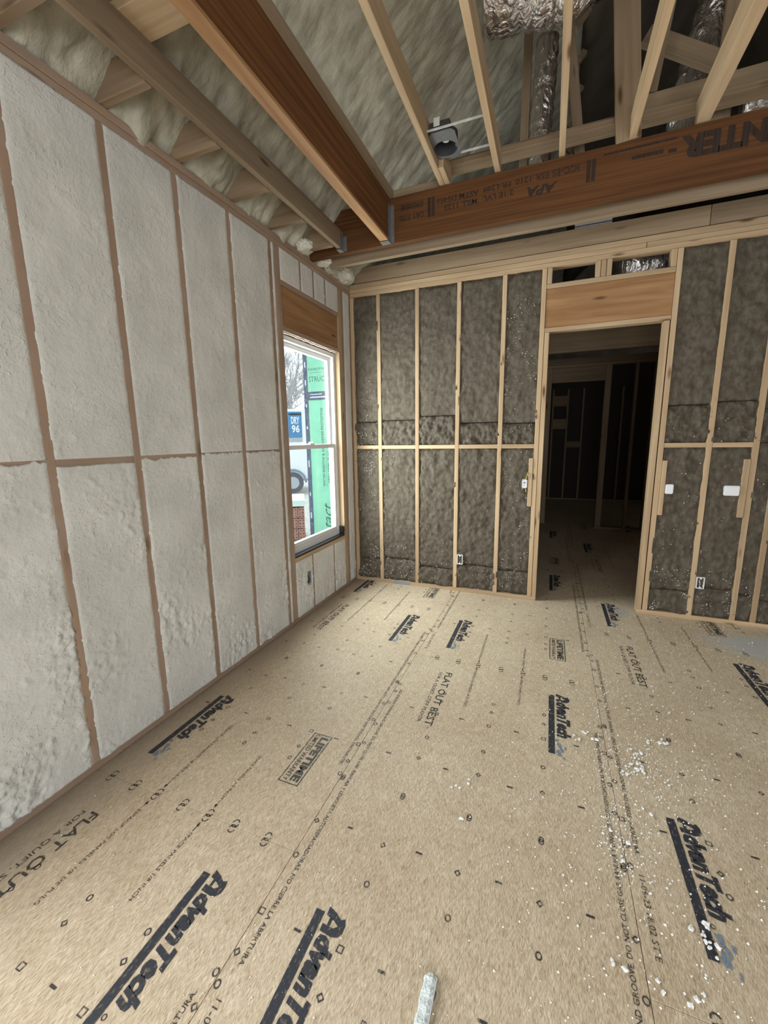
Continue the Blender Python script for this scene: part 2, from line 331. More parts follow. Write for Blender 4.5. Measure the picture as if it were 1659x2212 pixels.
# ------------------------------------------------------------------ lettering as flat meshes
_tx = {}
def text_polys(s, offset=0.0, shear=0.0, spacing=1.0):
    key = (s, offset, shear, spacing)
    if key in _tx: return _tx[key]
    c = bpy.data.curves.new('t', 'FONT'); c.body = s; c.offset = offset; c.shear = shear; c.fill_mode = 'FRONT'; c.space_character = spacing; c.resolution_u = 2
    o = bpy.data.objects.new('t', c); COL.objects.link(o)
    bpy.context.view_layer.update()
    me = o.evaluated_get(bpy.context.evaluated_depsgraph_get()).to_mesh()
    vs = [(v.co.x, v.co.y) for v in me.vertices]; fs = [tuple(p.vertices) for p in me.polygons]
    o.to_mesh_clear(); bpy.data.objects.remove(o); bpy.data.curves.remove(c)
    x0 = min(v[0] for v in vs); x1 = max(v[0] for v in vs); y0 = min(v[1] for v in vs); y1 = max(v[1] for v in vs)
    _tx[key] = ([((v[0]-x0)/(x1-x0), (v[1]-y0)/(y1-y0)) for v in vs], fs)
    return _tx[key]
class Print:
    """flat ink on a plane: origin, reading direction, letter-up direction"""
    def __init__(s, org, u, v):
        s.o = Vector(org); s.u = Vector(u); s.v = Vector(v); s.vs = []; s.fs = []; s.mi = []
    def _p(s, a, b): return tuple(s.o + s.u*a + s.v*b)
    def text(s, t, a, b, length, height, offset=0.0, shear=0.0, mi=0, spacing=1.0):
        vs, fs = text_polys(t, offset, shear, spacing); n = len(s.vs)
        s.vs += [s._p(a + x*length, b + y*height) for x, y in vs]
        s.fs += [tuple(i+n for i in f) for f in fs]; s.mi += [mi]*len(fs)
    def poly(s, pts, mi=0):
        n = len(s.vs); s.vs += [s._p(*p) for p in pts]; s.fs.append(tuple(range(n, n+len(pts)))); s.mi.append(mi)
    def rect(s, a0, a1, b0, b1, mi=0): s.poly([(a0, b0), (a1, b0), (a1, b1), (a0, b1)], mi)
    def ring(s, a, b, r, seg, t, rot=0, squash=1.0, gap=False, mi=0):
        for k in range(seg):
            if gap and k in (seg//4, seg//4*3): continue
            p0 = rot + 2*math.pi*k/seg; p1 = rot + 2*math.pi*(k+1)/seg
            s.poly([(a+math.cos(p0)*r, b+math.sin(p0)*r*squash), (a+math.cos(p1)*r, b+math.sin(p1)*r*squash),
                    (a+math.cos(p1)*(r-t), b+math.sin(p1)*(r-t)*squash), (a+math.cos(p0)*(r-t), b+math.sin(p0)*(r-t)*squash)], mi)
    def frame(s, a0, a1, b0, b1, t, mi=0):
        s.rect(a0, a1, b0, b0+t, mi); s.rect(a0, a1, b1-t, b1, mi); s.rect(a0, a0+t, b0+t, b1-t, mi); s.rect(a1-t, a1, b0+t, b1-t, mi)
    def build(s, name, mats, parent, label=None):
        o = mesh_obj(name, s.vs, s.fs, None, parent, mats=mats, fmat=s.mi)
        if label: o['label'] = label
        return o
# ================================================================== FLOOR
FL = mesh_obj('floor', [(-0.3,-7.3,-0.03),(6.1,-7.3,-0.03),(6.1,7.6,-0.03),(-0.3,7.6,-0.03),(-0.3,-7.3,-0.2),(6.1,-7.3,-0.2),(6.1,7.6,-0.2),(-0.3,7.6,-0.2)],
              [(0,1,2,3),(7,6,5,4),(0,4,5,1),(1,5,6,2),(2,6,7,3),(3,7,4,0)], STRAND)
tag(FL, 'bare tan strand board subfloor with printed panels and white crumbs', 'floor', 'structure')
PW, PL = 1.185, 2.41
U, V = (0, -1, 0), (1, 0, 0)          # lettering reads towards the camera, letter tops to the right
ZP = 0.0012
def tm(s): return s
EDGE = 'SELF-SPACING TONGUE AND GROOVE. DO NOT CLOSE GAP. RANURA Y LENGUETA AUTOESPACIADORAS. NO CIERRE LA ABERTURA.'
def logo(x, y, panel):
    p = Print((x, y, ZP), U, V)
    p.rect(0.0, 0.512, 0.0, 0.031)
    p.poly([(-0.020, 0.041), (-0.010, 0.070), (0.004, 0.094), (0.018, 0.098), (0.024, 0.092), (0.014, 0.074), (0.006, 0.041)])        # swash capital
    p.poly([(0.004, 0.094), (-0.004, 0.106), (0.014, 0.115), (0.038, 0.114), (0.052, 0.104), (0.058, 0.084), (0.054, 0.041), (0.032, 0.041), (0.034, 0.080), (0.024, 0.092), (0.018, 0.098)])
    p.rect(0.010, 0.032, 0.056, 0.066)
    p.text('dvanTech', 0.060, 0.041, 0.318, 0.070, offset=0.058, shear=0.24, spacing=0.98)
    p.ring(0.405, 0.043, 0.008, 10, 0.003)
    for a, b, r in ((0.44, 0.052, 0.014), (0.475, 0.064, 0.012), (0.50, 0.048, 0.015), (0.455, 0.082, 0.008), (0.53, 0.074, 0.007)):
        p.poly([(a + r*1.5*math.cos(t)*(1+.3*math.sin(3*t+a*60)), b + r*.8*math.sin(t)*(1+.25*math.cos(2*t+b*90))) for t in [2*math.pi*k/11 for k in range(11)]], 1)
    p.build('printed_logo', [INK, INKBLUE], panel, 'dark navy brand logo with thick underline bar')
def make_panel(x0, yb):
    y0, y1 = yb + 0.0006, yb + PL - 0.0006
    panel = box('subfloor_panel', x0+0.001, x0+PW-0.001, y0, y1, -0.028, 0.0, STRAND, FL, bev=0.0009)
    yt = yb + PL
    vis = (yt > -3.9 and yb < 2.0 and x0 < 3.4)
    if not vis: return
    # close to the far end of the board
    p = Print((x0+0.235, yt-0.165, ZP), U, V)
    p.text('FLAT OUT BEST', 0, 0.028, 0.555, 0.046, offset=0.012); p.text('TM', 0.56, 0.05, 0.022, 0.010)
    p.text('FOR A QUIET, STIFF FLOOR', 0.012, -0.020, 0.53, 0.026, offset=0.0)
    p.build('printed_slogan', [INKT], panel)
    logo(x0+0.912, yt-0.185, panel)
    # close to the near end
    logo(x0+0.183, yb+0.68, panel)
    p = Print((x0+0.915, yb+0.60, ZP), U, V)
    p.frame(0, 0.338, 0, 0.108, 0.005)
    p.text('LIFETIME', 0.018, 0.052, 0.302, 0.043, offset=0.045); p.text('LIMITED WARRANTY', 0.012, 0.016, 0.315, 0.025, offset=0.012)
    p.build('printed_warranty_box', [INKT], panel)
    # spacing reminders running up to either butt joint
    p = Print((x0, yt, ZP), U, V)
    q = Print((x0, yb, ZP), U, V)
    for dx, t, ln in ((0.745, 'SPACE PANELS 1/8 INCH', 0.27), (0.448, 'ESPACIE LOS PANELES 1/8 DE PULG', 0.40)):
        p.text(t, 0.085, dx-0.007, ln, 0.015); p.rect(0.045, 0.078, dx-0.0015, dx+0.0015)
        p.poly([(0.035, dx), (0.055, dx-0.007), (0.055, dx+0.007)])
        q.text(t, -0.085-ln, dx-0.007, ln, 0.015); q.rect(-0.078, -0.045, dx-0.0015, dx+0.0015)
        q.poly([(-0.035, dx), (-0.055, dx+0.007), (-0.055, dx-0.007)])
    p.build('printed_spacing_text', [INKT], panel); q.build('printed_spacing_text', [INKT], panel)
    ym = yb + PL/2
    e = Print((x0+0.036, ym, ZP), U, V); e.text(EDGE, -0.75, 0, 1.50, 0.0165, offset=0.006)
    e.text('11-06-23 18:02 ST E', 0.83, -0.002, 0.27, 0.019)
    e.build('printed_edge_text', [INKT], panel)
    e = Print((x0+PW-0.030, ym, ZP), (0, 1, 0), (-1, 0, 0)); e.text(EDGE, -0.75, 0, 1.50, 0.0165, offset=0.006)
    e.build('printed_edge_text', [INKT], panel)
    # nailing marks
    mk = Print((x0, yb, ZP), U, V)
    cols = (0.012, 0.31, 0.605, 0.888, PW-0.012)
    for base, sg in ((0.0, -1), (-PL, 1)):
        for dx in cols:
            for dy, kind in ((0.40, 'c'), (0.483, 'd'), (0.605, 's'), (0.81, 'c'), (0.965, 'd'), (1.2, 'c')):
                a = base + sg*dy
                if kind == 'c': mk.ring(a, dx, 0.0125, 10, 0.0045, squash=0.85)
                elif kind == 'd': mk.ring(a, dx, 0.0125, 4, 0.0055)
                else: mk.ring(a, dx, 0.0155, 4, 0.005, rot=math.pi/4)
        for dx in (0.157, 0.452, 0.75, 1.045):
            for dy in (0.60, 0.985): mk.rect(base+sg*dy-0.004, base+sg*dy+0.004, dx-0.013, dx+0.013)
        for dx in (0.157, 0.312, 0.452, 0.606, 0.75, 0.888, 1.05):
            mk.ring(base + sg*0.012, dx, 0.019, 12, 0.005, squash=0.85, gap=True)
    tag(mk.build('fastener_marks', [INKT], panel), kind='stuff')
for ci in range(5):
    x0 = -0.05 + ci*PW
    off = -2.955 if ci % 2 == 0 else -1.365
    k = -2
    while off + k*PL < 7.4:
        if off + (k+1)*PL > -7.2: make_panel(x0, off + k*PL)
        k += 1

# ================================================================== LEFT WALL (spray foam between studs)
WLF = root('wall_left', (0, -3.5, 0), 'exterior wall of trimmed white spray foam between timber studs', 'wall', 'structure')
sw = 0.019
T = 0.14
def lstud(yc, z0=0.038, z1=3.005, m=SPR, hw=sw, name='stud'):
    return box(name, -T, 0.0, yc-hw, yc+hw, z0, z1, m['z'], WLF)
STL = [-6.6, -6.2, -5.79, -5.38, -4.98, -3.82, -3.357, -2.951, -2.545, -2.139, -1.732]
for yv in STL: lstud(yv)
lstud(-1.31); lstud(-1.227, hw=0.037)                       # king and jack left of the window
lstud(-0.231, hw=0.031, m=PINE); lstud(-0.171, hw=0.018); lstud(-0.012+0.0, hw=0.012)
box('bottom_plate', -T, 0.0, -3.4, 0.0, 0.0, 0.038, SPR['y'], WLF); box('bottom_plate', -T, 0.0, -7.1, -3.404, 0.0, 0.038, SPR['y'], WLF)
box('top_plate', -T, 0.0, -7.1, 0.0, 3.007, 3.043, SPR['y'], WLF); box('top_plate', -T, 0.004, -7.1, 0.0, 3.045, 3.083, SPR['y'], WLF)
# window framing
box('header_board', -T, -0.012, -1.19, -0.262, 2.452, 2.745, HDR['y'], WLF)
box('header_plate', -T, 0.0, -1.19, -0.262, 2.747, 2.785, SPR['y'], WLF)
box('header_plate', -T, 0.0, -1.19, -0.262, 2.414, 2.450, SPR['y'], WLF)
box('window_sill_plate', -T, 0.0, -1.19, -0.262, 0.535, 0.572, PINE['y'], WLF)
for yv in (-0.911, -0.706, -0.503): box('cripple_stud', -T, 0.0, yv-0.012, yv+0.012, 2.787, 3.005, SPR['z'], WLF)
for yv in (-0.912, -0.507): box('cripple_stud', -T, 0.0, yv-0.012, yv+0.012, 0.04, 0.533, SPR['z'], WLF)
box('exterior_sheathing', -0.155, -T-0.001, -7.1, -4.98, 0, 3.25, DULL, WLF, bev=0)
box('exterior_sheathing', -0.155, -T-0.001, -3.84, -1.19, 0, 3.25, DULL, WLF, bev=0)
box('exterior_sheathing', -0.155, -T-0.001, -0.262, 7.5, 0, 3.25, DULL, WLF, bev=0)
for a, b in ((-1.19, -0.262), (-4.98, -3.84)):
    box('exterior_sheathing', -0.155, -T-0.001, a, b, 0, 0.535, DULL, WLF, bev=0)
    box('exterior_sheathing', -0.155, -T-0.001, a, b, 2.45, 3.25, DULL, WLF, bev=0)
def foam_bay(ya, yb_, z0, z1, seed, lump=1.0, hole=None, nu=None, over=0.0):
    ext = 0.006
    ya -= ext; yb_ += ext
    st = 0.0072 if z1 < 1.6 else 0.010
    nu = nu or max(6, int((yb_-ya)/st)); nv = max(8, int((z1-z0)/(st*1.05)))
    def P(u, v):
        y = ya + (yb_-ya)*u; z = z0 + (z1-z0)*v
        if over and v > 0.9: z += over*(v-0.9)*10*(0.5+0.8*noise.noise(Vector((y*17, seed, 1.0)))+0.5*noise.noise(Vector((y*55, seed, 3.0))))
        low = max(0.0, 1.0 - z/1.5)
        pop = max(0.0, noise.noise(Vector((y*38, z*38, seed))) - 0.22)
        h = 0.0030 + 0.0024*fbm((y*9+seed, z*9, 3.1), 2) + 0.013*pop*max(0.15, 0.5+noise.noise(Vector((y*4, z*4, seed+3))))*(0.7+0.9*low)
        # scattered lumps and torn spots, more of them low down
        cl = noise.noise(Vector((y*3.1+seed, z*3.1, 8.0)))
        if cl > 0.0: h += lump*cl*(0.008+0.022*low)*(fbm((y*26, z*26, 5.5), 3) + 0.5*noise.noise(Vector((y*75, z*75, 2.2))))
        e = min(u, 1-u)*(yb_-ya)
        if e < 0.016: h -= (0.016-e)*(0.35+0.25*noise.noise(Vector((seed, z*14, 2.0)))+0.12*noise.noise(Vector((seed, z*60, 4.0))))
        x = h
        if hole and hole[0] < y < hole[1] and hole[2] < z < hole[3]: x -= 0.045
        return (x, y, z)
    grid('spray_foam', P, nu, nv, FOAM, WLF, skirt=0.10, sdir=(-1, 0, 0))
ZBL = 1.487
edges = STL[5:] + [-1.31]
for i, (a, b) in enumerate(zip(edges, edges[1:])):
    zb = ZBL
    foam_bay(a+sw, b-sw, 0.036, zb-0.017 + (0, 0.013, 0, 0.006, 0.020, 0.011, 0)[i], i*3.7+1, over=(0, 0.018, 0.004, 0.016, 0.022, 0.02, 0)[i])
    foam_bay(a+sw, b-sw, zb+0.017, 3.008, i*5.3+2, lump=0.6)
    box('fire_block', -T, -0.001, a+sw, b-sw, zb-0.019, zb+0.019, SPR['y'], WLF)
for i, (a, b) in enumerate(zip(STL[:4], STL[1:5])): foam_bay(a+sw, b-sw, 0.036, 3.008, i*2.2+60, nu=12)
foam_bay(-1.291, -1.264, 0.036, 3.008, 41, lump=0.2)
foam_bay(-0.153, -0.024, 0.036, 3.008, 44)
for i, (a, b) in enumerate(((-1.19, -0.923), (-0.899, -0.718), (-0.694, -0.515), (-0.491, -0.262))):
    foam_bay(a, b, 2.783, 3.008, 50+i, lump=0.3)
for i, (a, b) in enumerate(((-1.19, -0.924), (-0.900, -0.519), (-0.495, -0.262))):
    foam_bay(a, b, 0.036, 0.536, 70+i, lump=0.8, hole=(-1.02, -0.945, 0.275, 0.395) if i == 0 else None)
t = root('outlet_box', (0.0, -0.98, 0.335), 'grey recessed outlet box sunk in the foam under the window', 'electrical box')
bm = bmesh.new(); bm_box(bm, -0.04, -0.036, -1.015, -0.948, 0.28, 0.39)
for a in ((-0.036, -0.004, -1.015, -1.009, 0.28, 0.39), (-0.036, -0.004, -0.954, -0.948, 0.28, 0.39), (-0.036, -0.004, -1.009, -0.954, 0.28, 0.286), (-0.036, -0.004, -1.009, -0.954, 0.384, 0.39)): bm_box(bm, *a)
from_bm('box_shell', bm, GREYPL, t)
bm = bmesh.new(); tube(bm, [(-0.034, -0.99, 0.38), (-0.015, -0.985, 0.35), (-0.01, -0.965, 0.31), (-0.03, -0.96, 0.29)], 0.004, 6); from_bm('cable', bm, BLACKR, t)
# window 2 frame opening (out of frame, lets the daylight in)
box('header_board', -T, 0.0, -4.96, -3.84, 2.45, 3.005, SPR['y'], WLF); box('window_sill_plate', -T, 0.0, -4.96, -3.84, 0.04, 0.57, SPR['y'], WLF)
# foam squeezed out at the top of the corner
def puff(loc, sx, sy_, szz, seed):
    bm = bmesh.new(); bmesh.ops.create_icosphere(bm, subdivisions=5, radius=1.0)
    for v in bm.verts:
        d = 1 + 0.22*fbm(v.co*1.6 + Vector((seed, 0, 0)), 3) + 0.05*fbm(v.co*6 + Vector((0, seed, 0)), 2)
        v.co = Vector((v.co.x*sx*d, v.co.y*sy_*d, v.co.z*szz*d)) + Vector(loc)
    o = from_bm('foam_puff', bm, PUFF, WLF, smooth=True); return o
puff((0.045, -0.17, 3.145), 0.085, 0.13, 0.075, 3.0)
puff((0.06, -0.60, 3.11), 0.075, 0.06, 0.045, 9.0)
puff((0.035, -0.88, 3.125), 0.075, 0.085, 0.055, 15.0)
puff((0.01, -0.42, 3.13), 0.05, 0.14, 0.05, 21.0)

# ================================================================== WINDOW
WN = root('window_1', (-0.09, -0.73, 0.575), 'white vinyl double hung window in the foam wall', 'window', 'structure')
wy0, wy1, wz0, wz1 = -1.188, -0.264, 0.590, 2.405
def ring_frame(name, x0, x1, ya, yb_, za, zb, w, mat, parent, wb=None):
    wb = wb or w
    bm = bmesh.new()
    bm_box(bm, x0, x1, ya, ya+w, za, zb); bm_box(bm, x0, x1, yb_-w, yb_, za, zb)
    bm_box(bm, x0, x1, ya+w, yb_-w, za, za+wb); bm_box(bm, x0, x1, ya+w, yb_-w, zb-w, zb)
    return from_bm(name, bm, mat, parent)
ring_frame('window_frame', -0.135, -0.052, wy0, wy1, wz0, wz1, 0.036, VINYL, WN, 0.05)
us = ring_frame('upper_sash', -0.128, -0.096, wy0+0.037, wy1-0.037, 1.495, wz1-0.037, 0.036, VINYL, WN)
box('glass_pane', -0.114, -0.110, wy0+0.073, wy1-0.073, 1.531, wz1-0.073, GLASS, us, bev=0)
ls = ring_frame('lower_sash', -0.092, -0.060, wy0+0.037, wy1-0.037, wz0+0.051, 1.530, 0.038, VINYL, WN)
box('glass_pane', -0.078, -0.074, wy0+0.075, wy1-0.075, wz0+0.089, 1.492, GLASS, ls, bev=0)
bm = bmesh.new(); bm_box(bm, -0.094, -0.062, -0.765, -0.695, 1.530, 1.540); tube(bm, [(-0.078, -0.735, 1.54), (-0.078, -0.735, 1.556)], 0.016, 12); bm_box(bm, -0.083, -0.045, -0.742, -0.728, 1.546, 1.556)
from_bm('sash_lock', bm, VINYL, WN)
bm = bmesh.new(); bm_box(bm, -0.139, 0.001, wy0, wy1, 0.5735, 0.589); bm_box(bm, -0.139, -0.004, wy1-0.006, wy1+0.0005, 0.589, 0.665); bm_box(bm, -0.05, -0.012, wy1-0.022, wy1-0.006, 0.589, 0.675)
bmesh.ops.bevel(bm, geom=list(bm.edges), offset=0.002, segments=1, affect='EDGES')
o = from_bm('sill_flashing', bm, BLACKR, WN); o['label'] = 'black flexible sill flashing'
bm = bmesh.new(); tube(bm, [(-0.02+0.012*noise.noise(Vector((i*.31, 1, 2))), -1.17+i*0.018, 2.410+0.004*noise.noise(Vector((i*.23, 5, 2)))) for i in range(50)], [0.006+0.006*abs(noise.noise(Vector((i*.27, 9, 2)))) for i in range(50)], 8)
from_bm('foam_bead', bm, PUFF, WN, smooth=True)

# ================================================================== BACK WALL (mineral wool)
WB = root('wall_back', (2.0, 0.05, 0), 'interior stud wall filled with dark mineral wool batts around a doorway', 'wall', 'structure')
D = 0.09
def bstud(xc, z0=0.038, z1=2.985, hw=sw, m=PINE, name='stud', y0=0.0, y1=D): return box(name, xc-hw, xc+hw, y0, y1, z0, z1, m['z'], WB)
XS = [0.3127, 0.719, 1.1255, 1.532]
bstud(0.021, hw=0.019)
for x in XS: bstud(x)
bstud(1.859); bstud(1.901, z1=2.466)
bstud(2.788, z1=2.466); bstud(2.834)
for x in (3.162, 3.462, 3.600, 4.007, 4.414, 4.82, 5.2, 5.6): bstud(x)
box('bottom_plate', 0.002, 1.92, 0.0, D, 0.0, 0.038, PINE['x'], WB); box('bottom_plate', 2.770, 5.8, 0.0, D, 0.0, 0.038, PINE['x'], WB)
box('top_plate', 0.002, 5.8, 0.0, D, 2.987, 3.024, PINE['x'], WB); box('top_plate', 0.002, 2.6, 0.0, D, 3.026, 3.062, PINE['x'], WB); box('top_plate', 2.604, 5.8, 0.0, D, 3.026, 3.062, PINE['x'], WB)
box('top_plate', 0.002, 5.8, 0.004, D, 3.064, 3.108, PINE['x'], WB)
box('rim_board', 0.05, 3.0, 0.006, 0.044, 3.114, 3.252, OLDP['x'], WB); box('rim_board', 3.004, 5.8, 0.006, 0.044, 3.114, 3.252, OLDP['x'], WB)
# door opening
box('door_header', 1.88, 2.813, 0.006, D, 2.505, 2.818, HDR['x'], WB)
box('header_plate', 1.88, 2.813, 0.0, D, 2.468, 2.503, PINE['x'], WB); box('header_plate', 1.88, 2.813, 0.0, D, 2.820, 2.857, PINE['x'], WB)
for x in (1.901, 2.268, 2.309, 2.350, 2.794): bstud(x, z0=2.859, z1=2.985, hw=0.0185, name='cripple_stud')
def blockrow(xa, xb): box('fire_block', xa, xb, 0.002, D, 1.468, 1.506, PINE['x'], WB)
BX = [(0.040, 0.2937), (0.3317, 0.70), (0.738, 1.1065), (1.1445, 1.513), (1.551, 1.840), (2.853, 3.143), (3.181, 3.443), (3.481, 3.581), (3.619, 3.988), (4.026, 4.395)]
for i, (a, b) in enumerate(BX):
    if i != 7: blockrow(a, b)
CUT = [(0.037, 0.255), (0.262, 1.469), (1.505, 1.755), (1.762, 2.988)]
def batt(xa, xb, z0, z1, seed, rough):
    ext = 0.010
    xa -= ext; xb += ext
    nu = max(6, int((xb-xa)/0.0105)); nv = max(6, int((z1-z0)/0.0115))
    def P(u, v):
        x = xa + (xb-xa)*u; z = z0 + (z1-z0)*v
        h = -0.010 + 0.012*fbm((x*6+seed, z*5, 1.0), 3) + rough*(0.016*fbm((x*20, z*18, seed), 3) + 0.006*noise.noise(Vector((x*60, z*52, seed))))
        e = min(u, 1-u)*(xb-xa)
        if e < 0.03: h -= (0.03-e)*(0.18+1.0*noise.noise(Vector((seed*1.3+(5 if u > .5 else 0), z*7, 2.0))))
        ev = min(v, 1-v)*(z1-z0)
        if ev < 0.03: h -= (0.03-ev)*(0.55+0.6*noise.noise(Vector((x*16, seed, 7.0))))
        if rough > .6: h += (0.018 if rough > 1 else 0.010)*noise.noise(Vector((x*11+seed, z*9, 4.0)))
        return (x, -h, z)
    o = grid('insulation_batt', P, nu, nv, WOOL, WB, skirt=0.075, sdir=(0, 1, 0))
for i, (a, b) in enumerate(BX):
    ca = 0.258 + (0.0, 0.02, -0.035, 0.03, 0.01, -0.02, 0.03, 0.0, -0.03, 0.0)[i]; cb = 1.758 + (-0.01, 0.0, 0.03, -0.045, -0.06, 0.05, 0.065, 0, 0.03, 0.0)[i]
    for j, (z0, z1) in enumerate(((0.037, ca-.003), (ca+.003, 1.469), (1.505, cb-.003), (cb+.003, 2.988))):
        z0_, z1_ = z0, z1
        if i == 7 and j in (1, 2): z1_ = z1 if j == 2 else 1.50; z0_ = z0 if j == 1 else 1.505
        batt(a, b, z0_, z1_, i*7.3+j*2.9, (1.1, 0.75, 1.5, 0.45)[j])
# white foam specks caught in the wool
bm = bmesh.new()
def speck(bm, x, y, z, r):
    k = [Vector((random.uniform(-1, 1), random.uniform(-1, 1), random.uniform(-1, 1))).normalized()*r for _ in range(4)]
    vs = [bm.verts.new(Vector((x, y, z)) + q) for q in (Vector((r, 0, -r*.6)), Vector((-r*.7, r*.5, -r*.5)), Vector((-r*.3, -r*.8, -r*.2)), Vector((0.1*r, 0, r*random.uniform(.6, 1.3))))]
    for f in ((0, 1, 2), (0, 3, 1), (1, 3, 2), (2, 3, 0)): bm.faces.new([vs[i] for i in f])
dens = {0: (150, 0.0), 1: (70, 0.0), 2: (60, 0.0), 3: (40, 0.0), 4: (190, 0.0), 5: (110, 0.0), 6: (60, 0.0), 7: (30, 0.0), 8: (50, 0.0)}
for i, (a, b) in enumerate(BX[:9]):
    n = dens[i][0]
    for _ in range(int(n*3.2)):
        x = random.uniform(a+.01, b-.01)
        if i in (0,): z = random.choice([random.uniform(.05, .4), random.uniform(.3, 2.2), random.uniform(1.2, 1.8)])
        elif i == 4: z = random.uniform(0.1, 2.8)
        else: z = random.choice([random.uniform(.05, .45), random.uniform(.05, .30), random.uniform(0.3, 1.75)])
        if noise.noise(Vector((x*9, 3.3, z*6))) < -0.05: continue
        speck(bm, x, -0.010-random.random()*0.006+0.012, z, random.choice([0.002, 0.0025, 0.003, 0.0035, 0.0045, 0.006]))
o = from_bm('foam_specks', bm, CRUMB, WB); o['kind'] = 'stuff'; o['label'] = 'tiny white foam specks caught in the dark wool'

# ================================================================== OTHER SHELL WALLS, HALL
def struct_boxes(name, label, boxes, mat, cat='wall'):
    bm = bmesh.new()
    for b in boxes: bm_box(bm, *b)
    return tag(from_bm(name, bm, mat), label, cat, 'structure')
struct_boxes('wall_rear', 'rear wall behind the viewer with a wide opening', [(-0.15, 1.6, -7.25, -7.1, 0, 3.2), (4.8, 5.95, -7.25, -7.1, 0, 3.2), (1.6, 4.8, -7.25, -7.1, 2.15, 3.2)], DULL)
struct_boxes('wall_right', 'right wall beyond the frame with a broad window opening', [(5.8, 5.95, -7.1, -6.0, 0, 3.9), (5.8, 5.95, -3.2, 7.5, 0, 3.9), (5.8, 5.95, -6.0, -3.2, 0, 0.5), (5.8, 5.95, -6.0, -3.2, 2.4, 3.9)], DULL)
WH = root('wall_hall', (2.4, 3.75, 0), 'open stud partition at the far end of the dark hall', 'wall', 'structure')
for x0_, x1_ in ((1.83, 1.95), (2.755, 2.845), (3.18, 3.22), (3.44, 3.48)): box('stud', x0_, x1_, 3.72, 3.81, 0.04, 2.70, OLDP['z'], WH)
box('bottom_plate', 2.75, 3.5, 3.72, 3.81, 0, 0.038, OLDP['x'], WH)
box('top_plate', -0.1, 3.5, 3.72, 3.81, 2.702, 2.74, OLDP['x'], WH); box('top_plate', -0.1, 3.5, 3.72, 3.81, 2.742, 2.84, OLDP['x'], WH)
box('door_header', 1.952, 2.753, 3.722, 3.81, 2.46, 2.70, OLDP['x'], WH)
for x in (0.3, 0.7, 1.1, 1.5): box('stud', x-.02, x+.02, 3.72, 3.81, 0.04, 2.70, OLDP['z'], WH)
for x in (2.0, 2.33, 2.67, 3.2, 3.5): box('stud', x-.02, x+.02, 7.2, 7.29, 0.04, 2.7, OLDP['z'], WH)
box('bottom_plate', 0, 5.8, 7.2, 7.29, 0, 0.038, OLDP['x'], WH)
for z in (1.75, 2.3): box('fire_block', 2.02, 2.31, 7.2, 7.29, z, z+0.24, OLDP['x'], WH)
box('fire_block', 2.35, 2.65, 7.2, 7.29, 1.3, 1.45, OLDP['x'], WH)
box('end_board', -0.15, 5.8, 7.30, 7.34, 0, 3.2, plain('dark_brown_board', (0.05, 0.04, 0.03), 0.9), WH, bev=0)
HS = root('wall_hall_side', (3.5, 1.9, 0), 'insulated side wall of the hall right of the doorway', 'wall', 'structure')
for y in (0.35, 0.75, 1.16, 1.57, 1.97, 2.38, 2.79, 3.19, 3.6): box('stud', 3.46, 3.55, y-.019, y+.019, 0.04, 2.9, OLDP['z'], HS)
box('bottom_plate', 3.46, 3.55, 0.1, 3.7, 0, 0.038, OLDP['y'], HS); box('top_plate', 3.46, 3.55, 0.1, 3.7, 2.902, 2.94, OLDP['y'], HS)
box('insulation_panel', 3.485, 3.548, 0.1, 3.7, 0.04, 2.9, plain('pink_paper', (0.34, 0.27, 0.25), 0.8, var=0.25, vscale=5), HS, bev=0)
t = root('hall_beam', (2.5, 1.75, 2.62), 'dark header beam crossing the hall above the doorway view', 'beam')
box('beam_body', 0.0, 3.45, 1.70, 1.745, 2.62, 2.86, OLDP['x'], t); box('nailer', 0.0, 3.45, 1.69, 1.78, 2.58, 2.618, OLDP['x'], t)

# ================================================================== CEILING / ROOF FOAM
CE = root('ceiling', (2.5, 0, 3.1), 'open roof underside of grey cream spray foam with ridges', 'ceiling', 'structure')
SL = 0.90; RX = 3.5; Z0 = 3.115
def roof(ya, yb_, nu, nv, xa=-0.16, xb=RX, bulge=True):
    def P(u, v):
        x = xa + (xb-xa)*u; y = ya + (yb_-ya)*v
        z = Z0 + SL*x
        d = 0.026*fbm((x*2.2, y*3.0, 1.7), 3) + 0.015*fbm((x*10, y*13, 4.4), 3)
        d += 0.005*noise.noise(Vector((x*14.0+y*2, (y+x*.2)*30, 9.0)))
        if bulge and x < 0.5:
            ph = ((y + 2.12) / 0.41) % 1.0            # bays between the tail joists bulge
            d -= (0.5-x)*0.16*math.sin(math.pi*ph)*(0.6+0.8*fbm((x*9, y*9, 6.6), 2)) - 0.012
        return (x, y, z + d)
    grid('roof_foam', P, nu, nv, RFOAM, CE, skirt=0.12, sdir=(0, 0, 1))
roof(-3.6, 0.25, 120, 280, xb=2.05); roof(0.25, 7.4, 40, 110, xb=2.05, bulge=False); roof(-7.2, -3.6, 40, 50, xb=2.05)
RSHADE = plain('roof_painted_shade', (0.085, 0.065, 0.045), 0.85, var=0.3, vscale=3)  # dark brown tone paints in the unlit attic on this part of the roof
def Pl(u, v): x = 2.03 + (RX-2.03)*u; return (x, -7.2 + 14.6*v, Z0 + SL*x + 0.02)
grid('shade_toned_roof', Pl, 8, 20, RSHADE, CE, skirt=0.1, sdir=(0, 0, 1))
for k in range(20):
    yk = -4.2 + k*0.4064; beam('rafter', (2.06, yk, Z0+SL*2.06-0.06), (RX-.03, yk, Z0+SL*(RX-.03)-0.06), 0.038, 0.14, OLDP['z'], CE, up=(0, 0, 1))
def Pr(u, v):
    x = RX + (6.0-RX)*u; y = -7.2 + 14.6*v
    return (x, y, Z0 + SL*RX - SL*(x-RX) + 0.05*fbm((x*2, y*3, 2.0), 2))
